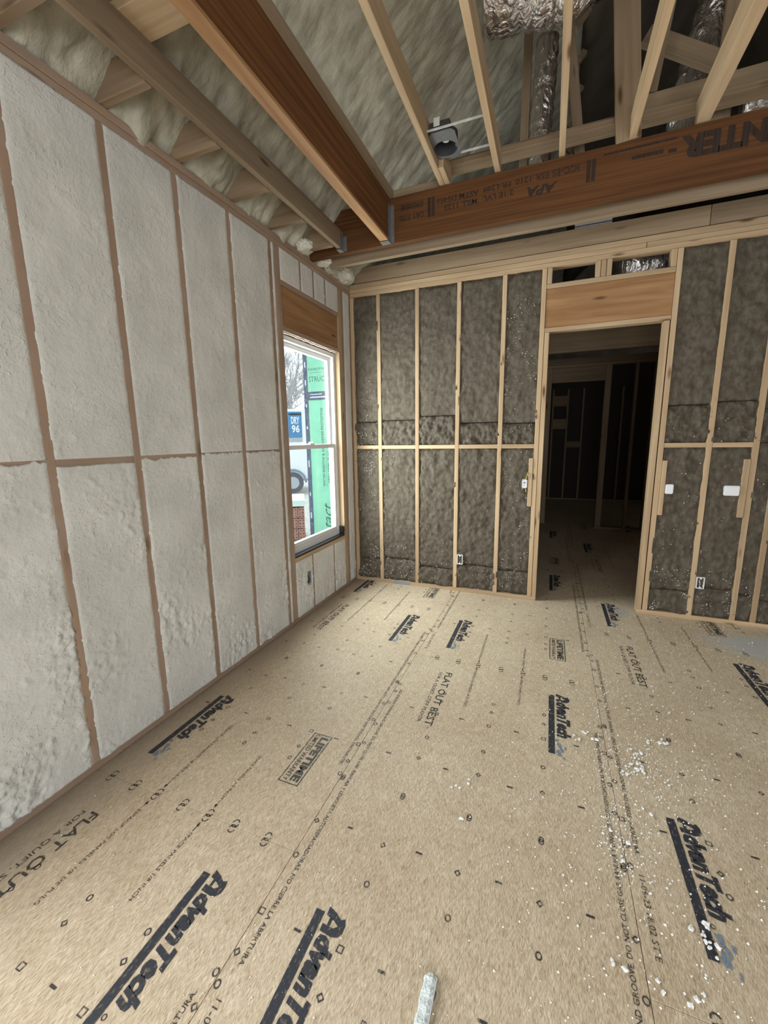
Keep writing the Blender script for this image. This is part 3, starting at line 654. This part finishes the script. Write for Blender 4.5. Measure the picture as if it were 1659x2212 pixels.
grid('shade_toned_roof', Pr, 30, 90, RSHADE, CE, skirt=0.12, sdir=(0, 0, 1))
for y in (-7.2, 7.4):
    mesh_obj('gable_end', [(-0.2, y, 2.9), (6.0, y, 2.9), (6.0, y, Z0+SL*(2*RX-6)+.1), (RX, y, Z0+SL*RX+.1), (-0.2, y, Z0+.0)], [(0, 1, 2, 3, 4)], DULL, CE)

# ---------------- tail joists between the left plate and the first beam
for i, y in enumerate((-2.915, -2.515, -2.105, -1.69, -1.29, -0.87)):
    nm = ('nearest the top left corner', 'second from the top left corner', 'third from the top left corner', 'fourth from the top left corner', 'fifth from the top left corner', 'last one before the red header beam')[i]
    o = box('tail_joist', -0.13, 0.287, y-0.019, y+0.019, 3.086, 3.225, OLDP['x'])
    tag(o, 'short foam-edged joist on the left wall plate, ' + nm, 'joist', group='short joists over the foam wall')
# ---------------- first beam, plain pine
o = box('ceiling_beam', 0.290, 0.326, -7.0, -0.757, 3.092, 3.23, OLDP['y']); tag(o, 'plain greyish pine beam running beside the foam wall', 'beam')
# ---------------- second beam, red veneer lumber with pine edges
t = root('veneer_beam', (0.72, -3.9, 3.09), 'deep dark red veneer beam with pine strip below, second from left', 'beam')
box('beam_body', 0.690, 0.735, -7.0, -0.757, 3.100, 3.392, LVL['y'], t); o = box('bottom_strip', 0.668, 0.737, -7.0, -0.757, 3.080, 3.0985, HDR['y'], t); o['label'] = 'light pine bottom strip'
o = box('top_strip', 0.700, 0.738, -7.0, -0.60, 3.394, 3.480, OLDP['y'], t); o['label'] = 'grey pine top strip'
# ---------------- red header beam with stencilled print
t = root('header_beam', (2.9, -0.727, 3.07), 'long reddish brown veneer header beam with upside-down black print', 'beam')
hb = box('beam_body', 0.0, 5.79, -0.750, -0.706, 3.072, 3.392, LVL['x'], t)
p = Print((0, -0.7512, 0), (-1, 0, 0), (0, 0, -1))
def hp(txt, xr, xl, zt, zb, off=0.02, sh=0.0): p.text(txt, -xr, -zt, xr-xl, zt-zb, offset=off, shear=sh)
hp('ICC-ES ESR 1210', 2.06, 1.66, 3.325, 3.285); hp('PR-L289', 1.63, 1.44, 3.32, 3.285); hp('ASTM D5456', 1.41, 1.10, 3.315, 3.275)
hp('APA', 1.93, 1.74, 3.255, 3.195, 0.04, 0.25); hp('2.1E LVL', 1.65, 1.44, 3.265, 3.228); hp('MILL 1125', 1.40, 1.16, 3.26, 3.222)
hp('0950SIE', 1.0, 0.82, 3.325, 3.285); hp('DRY 7770', 1.0, 0.81, 3.255, 3.215)
for x0_ in (1.035, 2.105):
    p.rect(-x0_-0.022, -x0_, -3.335, -3.205); p.rect(-x0_-0.052, -x0_-0.030, -3.335, -3.205)
p.rect(-2.60, -2.20, -3.350, -3.338); p.rect(-2.53, -2.36, -3.300, -3.278)
hp('CENTER', 3.24, 2.62, 3.345, 3.215, 0.06); p.rect(-2.60, -2.555, -3.29, -3.27)
p.build('printed_text', [INKL], hb, 'upside-down black stencilled lettering')
for i, (x, z0, z1, nm) in enumerate(((0.326, 3.085, 3.195, 'under the plain pine beam'), (0.737, 3.078, 3.34, 'under the dark red beam'))):
    bm = bmesh.new(); w = 0.036 if i == 0 else 0.068
    bm_box(bm, x+0.0008, x+0.003, -0.81, -0.7525, z0, z1); bm_box(bm, x+0.003, x+0.030, -0.7525, -0.7505, z0, z1)
    bm_box(bm, x-w, x+0.003, -0.81, -0.7525, z0-0.006, z0-0.004 if i else z0)
    tag(from_bm('joist_hanger', bm, GALV), 'galvanised joist hanger ' + nm + ' on the header', 'hanger', group='joist hangers')
# ---------------- board behind the header, low
o = box('ceiling_nailer', 0.11, 5.79, -0.600, -0.556, 3.048, 3.190, OLDP['x']); tag(o, 'long pine board hanging behind and below the red header beam', 'board')
# ---------------- ceiling joists
JX = [(1.142, 'with the can light fixed to its right'), (1.537, 'right of the can light'), (1.951, 'in front of the thin foil duct'), (2.357, 'beside the leaning wide post'), (2.722, 'fifth from the dark red beam'), (3.13, 'sixth and rightmost')]
for i, (x, nm) in enumerate(JX):
    w = 0.019 if i != 4 else 0.034
    o = box('ceiling_joist', x-w, x+w, -7.0, -0.705, 3.398, 3.538, PINE['y'])
    tag(o, 'pine ceiling joist resting on the red header, ' + nm, 'joist', group='ceiling joists over the red header')
o = box('sister_block', 1.163, 1.200, -0.945, -0.708, 3.398, 3.533, PINE['y']); tag(o, 'short pine block nailed to the first joist end by the can light', 'block')
t = root('strongback', (3.2, -0.63, 3.54), 'pair of pine boards crossing on top of the ceiling joists', 'beam')
box('flat_board', 1.12, 5.7, -0.690, -0.602, 3.541, 3.577, OLDP['x'], t); box('upright_board', 1.12, 2.30, -0.600, -0.563, 3.541, 3.640, OLDP['x'], t); box('upright_board', 2.304, 5.7, -0.600, -0.563, 3.541, 3.715, OLDP['x'], t)
o = box('short_rail', 0.74, 1.118, -0.70, -0.60, 3.396, 3.470, OLDP['x']); tag(o, 'short pine rail on the header beam left of the first joist', 'rail')
o = box('blocking', 0.20, 0.688, -2.66, -2.51, 3.232, 3.270, PINE['x']); tag(o, 'pale flat block bridging the two left beams near the top edge', 'block')
# ---------------- truss web members
def member(name, p0, p1, w, h, label, up=(0, 1, 0), m=OLDP):
    o = beam(name, p0, p1, w, h, m['z'], None, up); return tag(o, label, 'post')
member('truss_post', (2.335, -0.735, 3.394), (2.21, -0.735, 4.85), 0.14, 0.038, 'wide leaning post standing on the red header beam')
member('truss_web', (2.46, -0.583, 3.72), (2.62, -0.583, 4.9), 0.06, 0.038, 'narrow brace leaning right just behind the wide post')
member('truss_web', (2.885, -0.40, 3.42), (2.93, -0.40, 5.2), 0.10, 0.038, 'upright brace behind the fifth ceiling joist')
member('truss_web', (1.665, -0.25, 3.45), (1.672, -0.25, 5.0), 0.06, 0.038, 'pale upright left of the thin foil duct')
member('truss_web', (2.10, -0.30, 3.40), (1.93, -0.30, 4.6), 0.07, 0.038, 'slim brace half hidden behind the third ceiling joist')
member('truss_web', (2.90, -0.465, 3.82), (2.42, -0.465, 4.13), 0.10, 0.05, 'stubby sloping brace beside the big foil duct')
# ---------------- foil ducts
def duct(pts, r, label, seed):
    bm = bmesh.new(); seg = 26; rings = []
    P_ = [Vector(q) for q in pts]; n = 40
    for i in range(n+1):
        tt = i/n*(len(P_)-1); k = min(int(tt), len(P_)-2); p0 = P_[k].lerp(P_[k+1], tt-k); a = (P_[k+1]-P_[k]).normalized()
        s = a.cross(Vector((0.31, 0.9, 0.2))).normalized(); u = s.cross(a)
        ring = []
        for j in range(seg):
            th = 2*math.pi*j/seg
            rr = r*(1 + 0.10*noise.noise(Vector((math.cos(th)*1.4, math.sin(th)*1.4, i*0.35+seed))) + 0.05*math.sin(i*1.9))
            ring.append(bm.verts.new(p0 + (s*math.cos(th)+u*math.sin(th))*rr))
        rings.append(ring)
    for a, b in zip(rings, rings[1:]):
        for j in range(seg): bm.faces.new((a[j], a[(j+1) % seg], b[(j+1) % seg], b[j]))
    bm.faces.new(rings[0][::-1]); bm.faces.new(rings[-1])
    return tag(from_bm('foil_duct', bm, FOIL, smooth=True), label, 'duct', group=None)
duct([(1.80, -0.32, 3.42), (1.79, -0.32, 3.85), (1.81, -0.32, 4.40)], 0.078, 'thin crinkled foil duct standing behind the third ceiling joist', 1.0)
duct([(1.50, -1.08, 4.17), (1.80, -1.08, 4.13), (2.02, -1.06, 4.12), (2.10, -1.00, 4.55)], 0.19, 'thick foil duct lying level at the top centre', 5.0)
duct([(2.73, -0.22, 3.46), (2.77, -0.22, 3.9), (2.87, -0.22, 4.4), (2.97, -0.22, 5.1)], 0.125, 'big crinkled foil duct rising at the upper right', 9.0)
duct([(3.00, -0.42, 3.62), (3.4, -0.42, 3.63), (4.2, -0.42, 3.62)], 0.085, 'foil duct running off to the right edge above the stencilled beam', 13.0)
duct([(2.45, 0.30, 2.99), (2.75, 0.40, 3.0), (3.1, 0.6, 3.04), (3.5, 0.8, 3.09)], 0.14, 'foil duct glimpsed through the slot above the door header', 17.0)
t = root('register_boot', (2.21, 0.12, 3.2), 'shiny metal duct boot in the gap above the door', 'duct')
bm = bmesh.new(); bm_box(bm, 2.075, 2.35, 0.060, 0.064, 3.262, 3.32); bm_box(bm, 2.075, 2.35, 0.060, 0.20, 3.32, 3.324); bm_box(bm, 2.075, 2.079, 0.064, 0.2, 3.2, 3.32); bm_box(bm, 2.346, 2.35, 0.064, 0.2, 3.2, 3.32)
from_bm('boot_shell', bm, plain('bright_zinc', (0.85, 0.88, 0.9), 0.3, metal=0.25), t); box('seam_rib', 2.075, 2.35, 0.055, 0.060, 3.283, 3.292, GALV, t, bev=0.001); box('dark_mouth', 2.08, 2.345, 0.09, 0.094, 3.20, 3.262, DARK, t, bev=0)
# ---------------- recessed can light
t = root('can_light', (1.235, -1.07, 3.45), 'metal recessed can light on hanger bars between two ceiling joists', 'light fixture')
bm = bmesh.new(); n = 28; ri, ro = 0.073, 0.078
rings = []
for (r, z) in ((ri, 3.445), (ro, 3.445), (ro, 3.53), (ri, 3.525)):
    rings.append([bm.verts.new((1.238+r*math.cos(2*math.pi*k/n), -1.045+r*math.sin(2*math.pi*k/n), z)) for k in range(n)])
for a, b in zip(rings, rings[1:]):
    for k in range(n): bm.faces.new((a[k], a[(k+1) % n], b[(k+1) % n], b[k]))
for k in range(n): bm.faces.new((rings[3][k], rings[3][(k+1) % n], rings[0][(k+1) % n], rings[0][k]))
from_bm('can', bm, plain('dark_can_metal', (0.10, 0.10, 0.11), 0.4, metal=0.6), t, smooth=False)
bm = bmesh.new(); tube(bm, [(1.238, -1.045, 3.526), (1.238, -1.045, 3.529)], 0.074, 28); from_bm('can_top', bm, DARK, t)
# pan plate with a round hole
bm = bmesh.new(); inn = [bm.verts.new((1.238+0.079*math.cos(2*math.pi*k/n), -1.045+0.079*math.sin(2*math.pi*k/n), 3.444)) for k in range(n)]
def sq(k):
    th = 2*math.pi*k/n; c, s = math.cos(th), math.sin(th); f = 1/max(abs(c), abs(s))
    return (1.245 + 0.082*c*f, -1.08 + 0.13*s*f, 3.444)
outr = [bm.verts.new(sq(k)) for k in range(n)]
for k in range(n): bm.faces.new((inn[k], outr[k], outr[(k+1) % n], inn[(k+1) % n]))
g = bmesh.ops.extrude_face_region(bm, geom=list(bm.faces)); bmesh.ops.translate(bm, verts=[e for e in g['geom'] if isinstance(e, bmesh.types.BMVert)], vec=(0, 0, 0.002))
from_bm('mounting_pan', bm, GALV, t)
for y in (-1.225, -0.955): box('hanger_bar', 1.162, 1.517, y-0.002, y+0.002, 3.448, 3.460, PAINTM, t, bev=0)
box('junction_box', 1.175, 1.30, -1.21, -1.135, 3.448, 3.505, plain('box_metal', (0.07, 0.07, 0.07), 0.5, metal=0.6), t); o = box('label_sticker', 1.20, 1.238, -1.2125, -1.2105, 3.478, 3.525, STICK, t, bev=0); o['label'] = 'pale paper sticker'
bm = bmesh.new(); tube(bm, [(1.238, -1.045, 3.526), (1.238, -1.045, 3.49)], 0.022, 14); from_bm('lamp_socket', bm, STICK, t)
box('white_tab', 1.302, 1.3045, -1.05, -1.01, 3.46, 3.50, PAINTM, t, bev=0)

# ================================================================== THINGS ON THE BACK WALL
def outlet(x, z, label, y=-0.006):
    t = root('outlet_box', (x, y, z), label, 'electrical box')
    w, h = 0.029, 0.05
    bm = bmesh.new()
    for a in ((x-w, x-w+0.006, y-0.004, 0.055, z-h, z+h), (x+w-0.006, x+w, y-0.004, 0.055, z-h, z+h), (x-w+0.006, x+w-0.006, y-0.004, 0.055, z-h, z-h+0.006), (x-w+0.006, x+w-0.006, y-0.004, 0.055, z+h-0.006, z+h)): bm_box(bm, *a)
    for zz in (z-h+0.006, z+h-0.018): bm_box(bm, x-0.006, x+0.006, y-0.004, y+0.01, zz, zz+0.012)
    from_bm('box_shell', bm, PLAST, t); box('box_back', x-w+0.0062, x+w-0.0062, 0.035, 0.04, z-h+0.0062, z+h-0.0062, DARK, t, bev=0)
    for pts_ in ([(x-0.006, 0.03, z+0.04), (x-0.003, 0.008, z+0.01), (x+0.004, 0.012, z-0.02), (x+0.002, 0.03, z-0.04)], [(x+0.012, 0.03, z+0.035), (x+0.008, 0.015, z), (x-0.01, 0.02, z-0.03)]):
        bm = bmesh.new(); tube(bm, pts_, 0.0045, 6); from_bm('cable', bm, WIREW, t)
outlet(1.177, 0.345, 'white plastic outlet box beside the third stud left of the door')
outlet(3.213, 0.338, 'white plastic outlet box low on the wall right of the door')
t = root('switch_box', (1.775, -0.01, 1.14), 'white switch box with yellow cable left of the doorway', 'electrical box')
bm = bmesh.new(); bm_box(bm, 1.747, 1.796, -0.012, 0.05, 1.098, 1.182); bmesh.ops.bevel(bm, geom=list(bm.edges), offset=0.006, segments=2, affect='EDGES'); from_bm('box_shell', bm, PLAST, t)
for pts_ in ([(1.785, -0.006, 1.178), (1.787, -0.014, 1.20), (1.794, -0.016, 1.222), (1.800, 0.0, 1.25)], [(1.787, -0.004, 1.10), (1.787, -0.012, 1.08), (1.785, 0.02, 1.04)]):
    bm = bmesh.new(); tube(bm, pts_, 0.0045, 7); o = from_bm('cable', bm, YELL, t, smooth=True); o['label'] = 'yellow cable'
bm = bmesh.new(); tube(bm, [(1.742, -0.016, 1.19), (1.728, -0.018, 1.16), (1.724, -0.017, 1.12), (1.735, -0.016, 1.08), (1.752, -0.014, 1.05)], 0.006, 6); from_bm('torn_wool_edge', bm, WOOL, t, smooth=True)
bm = bmesh.new(); tube(bm, [(1.772, -0.0125, 1.15), (1.772, -0.0135, 1.15)], 0.010, 12); tube(bm, [(1.77, -0.0125, 1.125), (1.77, -0.0135, 1.125)], 0.005, 10); from_bm('knockout', bm, GREYPL, t)
for x0_, x1_, nm in ((2.893, 2.950, 'small white plate against the door stud block right of the doorway'), (3.293, 3.394, 'wider white plate against the double stud right of the doorway')):
    t = root('switch_box', ((x0_+x1_)/2, -0.01, 1.125), nm, 'electrical box')
    bm = bmesh.new(); bm_box(bm, x0_, x1_, -0.012, 0.05, 1.085, 1.165); bmesh.ops.bevel(bm, geom=list(bm.edges), offset=0.005, segments=2, affect='EDGES'); from_bm('box_shell', bm, PLAST, t)
    box('mud_cover', x0_+0.006, x1_-0.006, -0.0145, -0.0125, 1.091, 1.159, PLAST, t, bev=0.0005)
for x0_, x1_, z0, z1, nm in ((1.802, 1.838, 0.925, 1.378, 'left of the doorway by the white switch box'), (2.855, 2.890, 0.90, 1.362, 'right of the doorway against the king stud'), (3.398, 3.441, 0.91, 1.376, 'at the double stud near the right edge')):
    o = box('packing_block', x0_, x1_, -0.004, 0.085, z0, z1, PINE['z']); tag(o, 'upright scrap packing block ' + nm, 'wood block', group='packing blocks on the studs')
t = root('nail_plate', (0.54, -0.01, 0.018), 'grey steel nail plate leaning on the bottom plate by the corner', 'plate')
bm = bmesh.new(); bm_box(bm, 0.445, 0.635, -0.004, -0.0022, 0.001, 0.033)
for x in (0.46, 0.62): bm_box(bm, x-0.004, x+0.004, -0.0065, -0.004, 0.012, 0.02)
from_bm('plate_body', bm, plain('blue_steel', (0.33, 0.38, 0.43), 0.4, metal=0.6), t)

# ================================================================== LITTER ON THE FLOOR
bm = bmesh.new(); n = 26
def prof(i):
    y = -3.132 - i*0.0075; x = 1.724 + 0.16*(-3.132-y)*0.12
    wv = 0.0105 + 0.0014*math.sin(i*0.9) + 0.0022*random.random()
    if i < 3: wv *= (0.35, 0.7, 0.9)[i]
    return x, y, wv
rows = []
for i in range(n):
    x, y, wv = prof(i); zt = 0.024 + 0.001*math.sin(i*1.3) if i > 1 else 0.014
    rows.append([bm.verts.new(q) for q in ((x-wv*0.9, y, 0.002), (x-wv, y, zt-0.003), (x-wv*0.7, y, zt), (x+0.010+wv*.3, y, zt+0.002), (x+0.022, y, zt-0.006), (x+0.024, y, 0.002))])
for a, b in zip(rows, rows[1:]):
    for k in range(6): bm.faces.new((a[k], a[(k+1) % 6], b[(k+1) % 6], b[k]))
bm.faces.new(rows[0][::-1]); bm.faces.new(rows[-1]); bmesh.ops.recalc_face_normals(bm, faces=bm.faces)
tag(from_bm('foam_strip', bm, STYRO, base=True), 'trimmed white foam strip lying at the bottom edge of the floor', 'foam scrap')
def crumb_mesh(seed, sub):
    bm = bmesh.new(); bmesh.ops.create_icosphere(bm, subdivisions=sub, radius=1)
    for v in bm.verts:
        v.co *= 1 + 0.6*noise.noise(v.co*1.7 + Vector((seed, 0, 0))) + 0.35*noise.noise(v.co*4 + Vector((0, seed, 0))); v.co.z = v.co.z*0.62 + 0.5
    me = bpy.data.meshes.new('foam_crumb'); bm.to_mesh(me); bm.free(); me.materials.append(CRUMB); return me
CM = [crumb_mesh(s, 2) for s in (1.0, 5.0, 9.0, 14.0)]
proto = bpy.data.objects.new('foam_crumb', CM[0]); first = True
CL = [(2.456,-1.986,10,.05),(2.417,-2.046,8,.035),(2.458,-1.938,8,.03),(2.603,-1.782,5,.02),(2.61,-1.80,3,.02),(2.531,-1.791,2,.015),(2.233,-1.841,3,.012),(2.195,-1.911,4,.02),(2.284,-1.884,3,.02),
      (2.288,-2.465,5,.04),(2.27,-2.522,4,.025),(2.347,-2.443,3,.04),(2.398,-2.28,3,.05),(1.67,-2.43,4,.02),(1.70,-2.391,2,.01),(1.706,-2.579,2,.01),(2.515,-2.703,4,.02),(2.52,-2.727,4,.015),(2.532,-2.749,4,.02),
      (2.638,-1.578,2,.02),(3.467,-0.341,3,.03),(2.422,-2.917,3,.02),(2.45,-2.896,2,.01),(2.24,-2.911,3,.03),(2.345,-2.915,2,.03),(2.373,-2.64,2,.03),(1.908,-2.641,1,.0),(1.637,-2.661,1,.0),(2.566,-2.089,2,.05)]
cnt = 0
for (cx, cyy, n, s) in CL:
    for k in range(n):
        o = proto if first else proto.copy()
        if first: first = False
        o.data = random.choice(CM); COL.objects.link(o)
        r = random.choice([0.003, 0.004, 0.005, 0.006, 0.008])
        o.location = (cx + random.gauss(0, s*.6+.002), cyy + random.gauss(0, s*.6+.002), 0.001); o.scale = (r*random.uniform(.7, 1.4), r*random.uniform(.7, 1.4), r)
        o.rotation_euler = (0, 0, random.uniform(0, 6.28)); WL[o.name] = o.location
        where = 'by the grey sprayed patch at the right wall' if cx > 3 else 'on or beside the nearest right-hand logo' if (cx > 2.5 and cyy < -2.6) else 'left of the litter, in the middle of the bare floor' if cx < 2.0 else 'in the clumps between the two right-hand logos' if cyy > -2.15 else 'along the right-hand board seam towards the viewer'
        tag(o, 'small white foam crumb ' + where, 'crumb', group='white foam crumbs ' + where); cnt += 1
bm = bmesh.new()
def dust(n, fx, fy, rr):
    for _ in range(n):
        x, y = fx(), fy()
        if x < 0.12 or (y > -0.02 and not (1.93 < x < 2.76)): continue
        speck(bm, x, y, 0.0028, random.choice(rr))
dust(900, lambda: random.uniform(1.2, 3.3), lambda: random.uniform(-3.4, 0), [0.0015, 0.0022, 0.0032])
dust(750, lambda: random.gauss(2.4, .28), lambda: random.uniform(-3.3, -1.2), [0.0018, 0.0026, 0.0036, 0.0048])
dust(220, lambda: random.gauss(2.45, .12), lambda: random.gauss(-2.0, .12), [0.002, 0.003, 0.004])
dust(160, lambda: random.gauss(2.31, .07), lambda: random.gauss(-2.47, .09), [0.002, 0.003, 0.004])
dust(260, lambda: random.uniform(0.1, 1.4), lambda: random.uniform(-3.7, -1.4), [0.0014, 0.002, 0.003])
dust(700, lambda: random.uniform(0.9, 3.4), lambda: random.uniform(-1.6, 0), [0.0018, 0.0026, 0.004])
o = from_bm('foam_dust', bm, CRUMB); tag(o, 'fine white foam dust sprinkled over the strand board floor', 'dust', 'stuff')

# ================================================================== OUTSIDE THE WINDOW
gm = plain('pale_gravel', (0.55, 0.53, 0.50), 0.9, var=0.4, vscale=18, bump=0.6, bscale=30)
def Pg(u, v):
    x = -26 + 25.8*u; y = -12 + 40*v
    return (x, y, -0.28 + 0.16*min(1, max(0, (-x-2)/4)) + 0.03*fbm((x, y, 1.0), 2))
o = grid('ground', Pg, 60, 60, gm); tag(o, 'pale gravel building site ground seen through the window', 'ground', 'structure')
t = root('house_wing', (-0.44, 1.6, -0.3), 'green sheathed house wing with dark taped seams outside the window', 'building')
GRN = plain('green_sheathing', (0.24, 0.60, 0.42), 0.6, var=0.06, vscale=8); TAPE = plain('dark_seam_tape', (0.07, 0.09, 0.15), 0.5, var=0.6, vscale=25)
for z0, z1 in ((-0.3, 2.076), (2.080, 4.4)): box('sheathing_panel', -0.735, -0.165, 0.25, 3.0, z0, z1, GRN, t, bev=0.001)
box('corner_tape', -0.742, -0.69, 0.245, 0.2495, -0.3, 4.4, TAPE, t, bev=0); box('corner_tape', -0.741, -0.7355, 0.25, 0.30, -0.3, 4.4, TAPE, t, bev=0)
box('seam_tape', -0.688, -0.165, 0.246, 0.2495, 2.03, 2.125, TAPE, t, bev=0);
INKG = plain('grey_panel_print', (0.05, 0.14, 0.10), 0.7)
p = Print((0, 0.2488, 0), (1, 0, 0), (0, 0, 1))
p.text('RESISTIVE &', -0.675, 2.36, 0.30, 0.028); p.rect(-0.67, -0.40, 2.335, 2.338); p.text('STRUCTURAL', -0.672, 2.235, 0.42, 0.06)
p.build('printed_text', [INKG], t)
p = Print((0, 0.2485, 0), (0, 0, 1), (-1, 0, 0))
p.text('WATER-RESISTIVE & AIR BARRIER PROTECTIVE', 1.02, 0.50, 0.92, 0.035, offset=0.01); p.rect(1.02, 1.6, 0.478, 0.481); p.text('STRUCTURAL PANEL', 1.06, 0.415, 0.60, 0.045, offset=0.01)
p.text('tact', 0.52, 0.43, 0.30, 0.10, offset=0.0, shear=0.4); p.build('printed_text', [INKG], t)
WT = plain('tape_print', (0.55, 0.62, 0.72), 0.6)
p = Print((0, 0.2442, 0), (0, 0, 1), (-1, 0, 0))
for z in (0.62, 0.9, 1.25, 1.7, 1.95, 2.2, 2.4): p.rect(z, z+random.uniform(.03, .09), 0.708, 0.725)
tag(p.build('tape_print', [WT], t), kind='stuff')
p = Print((0, 0.2455, 0), (1, 0, 0), (0, 0, 1)); p.rect(-0.66, -0.50, 2.09, 2.10); p.rect(-0.66, -0.42, 2.055, 2.07); tag(p.build('tape_print', [WT], t), kind='stuff')
# enclosed trailer: faces back towards the house
TD = Vector((-0.83, -0.555, 0)); TN = Vector((0.555, -0.83, 0))     # along its side, and out of its side
TC = Vector((-5.42, 7.1, -0.08))
t = root('cargo_trailer', TC, 'white enclosed trailer with blue sign seen through the upper window', 'trailer')
def tbox(name, a0, a1, n0, n1, z0, z1, mat, parent=t):
    bm = bmesh.new(); bm_box(bm, a0, a1, n0, n1, z0, z1); bmesh.ops.bevel(bm, geom=list(bm.edges), offset=0.01, segments=1, affect='EDGES')
    for v in bm.verts: v.co = TC + TD*v.co.x + TN*v.co.y + Vector((0, 0, v.co.z))
    bmesh.ops.recalc_face_normals(bm, faces=bm.faces); return from_bm(name, bm, mat, parent)
TWH = plain('trailer_white', (0.80, 0.82, 0.84), 0.4)
tbox('trailer_body', -0.55, 4.0, -2.2, 0.0, 0.42, 2.6, TWH); tbox('skirt_rail', -0.55, 4.0, -0.02, 0.012, 0.38, 0.42, GALV); tbox('tow_tongue', -1.6, -0.55, -1.2, -1.1, 0.30, 0.38, GALV)
BLU = plain('sign_blue', (0.06, 0.22, 0.45), 0.5); sg = tbox('sign_panel', -0.19, 0.22, 0.004, 0.012, 1.74, 2.52, BLU); tbox('sign_base', -0.19, 0.22, 0.004, 0.012, 1.60, 1.735, plain('sign_grey', (0.4, 0.42, 0.45), 0.5))
p = Print(TC + TN*0.022, -TD, (0, 0, 1)); p.text('DRY', -0.13, 2.15, 0.25, 0.22, offset=0.03); p.text('96', -0.12, 1.88, 0.24, 0.24, offset=0.03); p.build('sign_text', [TWH], sg)
p = Print(TC + TN*0.022, -TD, (0, 0, 1)); p.rect(-0.19, 0.19, 2.42, 2.47); p.build('sign_text', [INKB], sg)
def disc(name, a, z, r0, n0, n1, mat, parent, seg=24, mi=None):
    bm = bmesh.new(); tube(bm, [tuple(TC + TD*a + TN*n0 + Vector((0, 0, z))), tuple(TC + TD*a + TN*n1 + Vector((0, 0, z)))], r0, seg); return from_bm(name, bm, mat, parent)
w = disc('wheel', 0.16, 0.32, 0.33, -0.24, 0.02, plain('hazed_tyre', (0.10, 0.105, 0.13), 0.8), t, 30); disc('hub', 0.16, 0.32, 0.19, 0.0, 0.035, plain('hub_grey', (0.42, 0.44, 0.48), 0.4), w)  # tyre paled to grey-blue, the outdoor haze put into its colour
bm = bmesh.new()
for k in range(9):
    a0 = math.pi*k/9; a1 = math.pi*(k+1)/9
    q = [TC + TD*(0.16+math.cos(a)*r) + TN*nn + Vector((0, 0, 0.32+math.sin(a)*r)) for a in (a0, a1) for r in (0.37, 0.44) for nn in (0.0, 0.06)]
    bmesh.ops.convex_hull(bm, input=[bm.verts.new(x) for x in q])
from_bm('fender', bm, plain('fender_blue', (0.2, 0.26, 0.36), 0.5), t)
# brick cube on its pallet
BD = Vector((0.83, 0.555, 0)); BN = Vector((0.555, -0.83, 0)); BC = Vector((-2.25, 1.66, -0.14))
t = root('brick_pallet', BC, 'strapped pallet of red cored bricks with white wrap on top', 'bricks')
BR = plain('red_brick', (0.60, 0.27, 0.23), 0.85, var=0.2, vscale=9); BRD = plain('brick_core_hole', (0.10, 0.03, 0.03), 0.9)
def bxf(bm, a0, a1, n0, n1, z0, z1, mi=0, off_=BC):
    i0 = len(bm.verts); bm_box(bm, a0, a1, n0, n1, z0, z1, mi)
    bm.verts.ensure_lookup_table()
    for v in bm.verts[i0:]: v.co = off_ + BD*v.co.x + BN*v.co.y + Vector((0, 0, v.co.z))
bm = bmesh.new(); bxf(bm, 0, 0.108, -0.2, 0, 0, 0.052, 0, Vector())
for a in (0.028, 0.08): bxf(bm, a-0.013, a+0.013, -0.01, 0.001, 0.016, 0.036, 1, Vector())
bmesh.ops.recalc_face_normals(bm, faces=bm.faces); bme = bpy.data.meshes.new('brick'); bm.to_mesh(bme); bm.free(); bme.materials.append(BR); bme.materials.append(BRD)
for r in range(9):
    for c in range(5):
        o = bpy.data.objects.new('brick', bme); wl = BC + BD*(-0.15 + c*0.118 + (0.006 if c > 2 else 0)) + Vector((0, 0, 0.03 + r*0.0575 + 0.012*(r//3)))
        _link(o, 'brick', wl, t)
bm = bmesh.new(); bxf(bm, -0.15, 0.425, -0.9, -0.205, 0.03, 0.57); from_bm('brick_core_stack', bm, plain('brick_dust', (0.72, 0.66, 0.6), 0.9), t)
for r in range(9):
    for c in range(4):
        bm = bmesh.new(); z = 0.03 + r*0.0575 + 0.012*(r//3); bxf(bm, 0.426, 0.434, -0.2-c*0.2+0.004, -c*0.2-0.004, z, z+0.052); from_bm('brick', bm, plain('buff_brick_end', (0.62, 0.52, 0.42), 0.85) if r+c == 0 else bpy.data.materials['buff_brick_end'], t)
bm = bmesh.new(); bxf(bm, -0.17, 0.45, -0.92, 0.02, 0.60, 0.70); from_bm('white_wrap', bm, TWH, t)
bm = bmesh.new(); bxf(bm, -0.17, 0.45, -0.9, 0.01, 0.0, 0.028); from_bm('pallet', bm, OLDP['x'], t)
# bare trees beyond the trailer
BARK = plain('pale_bark', (0.36, 0.34, 0.345), 0.9)
def tree(x, y, h, seed, label):
    rnd = random.Random(seed); bm = bmesh.new()
    def br(p, d, L, r, dep):
        q = p + d*L; mid = p + d*(L*.5) + Vector((rnd.gauss(0, .05), rnd.gauss(0, .05), 0))*L
        tube(bm, [p, mid, q], [r, r*.85, r*.65], 5, cap=False)
        if dep == 0: return
        for k in range(4 if dep > 1 else 5):
            nd = (d + Vector((rnd.gauss(0, .55), rnd.gauss(0, .55), rnd.uniform(-.1, .5)))).normalized()
            br(p.lerp(q, rnd.uniform(.45, 1.0)), nd, L*rnd.uniform(.5, .75), r*.55, dep-1)
    br(Vector((x, y, -0.3)), Vector((0.02, 0, 1)), h*.42, h*.014, 5)
    return tag(from_bm('bare_tree', bm, BARK, base=True), label, 'tree')
tree(-9.6, 13.0, 8.5, 3, 'bare twiggy tree behind the trailer, left one in the window')
tree(-13.0, 24.5, 12.0, 8, 'tall bare tree behind the trailer, right one in the window')
tree(-19.5, 27.0, 12.0, 15, 'farthest bare tree in the window, behind the other two')
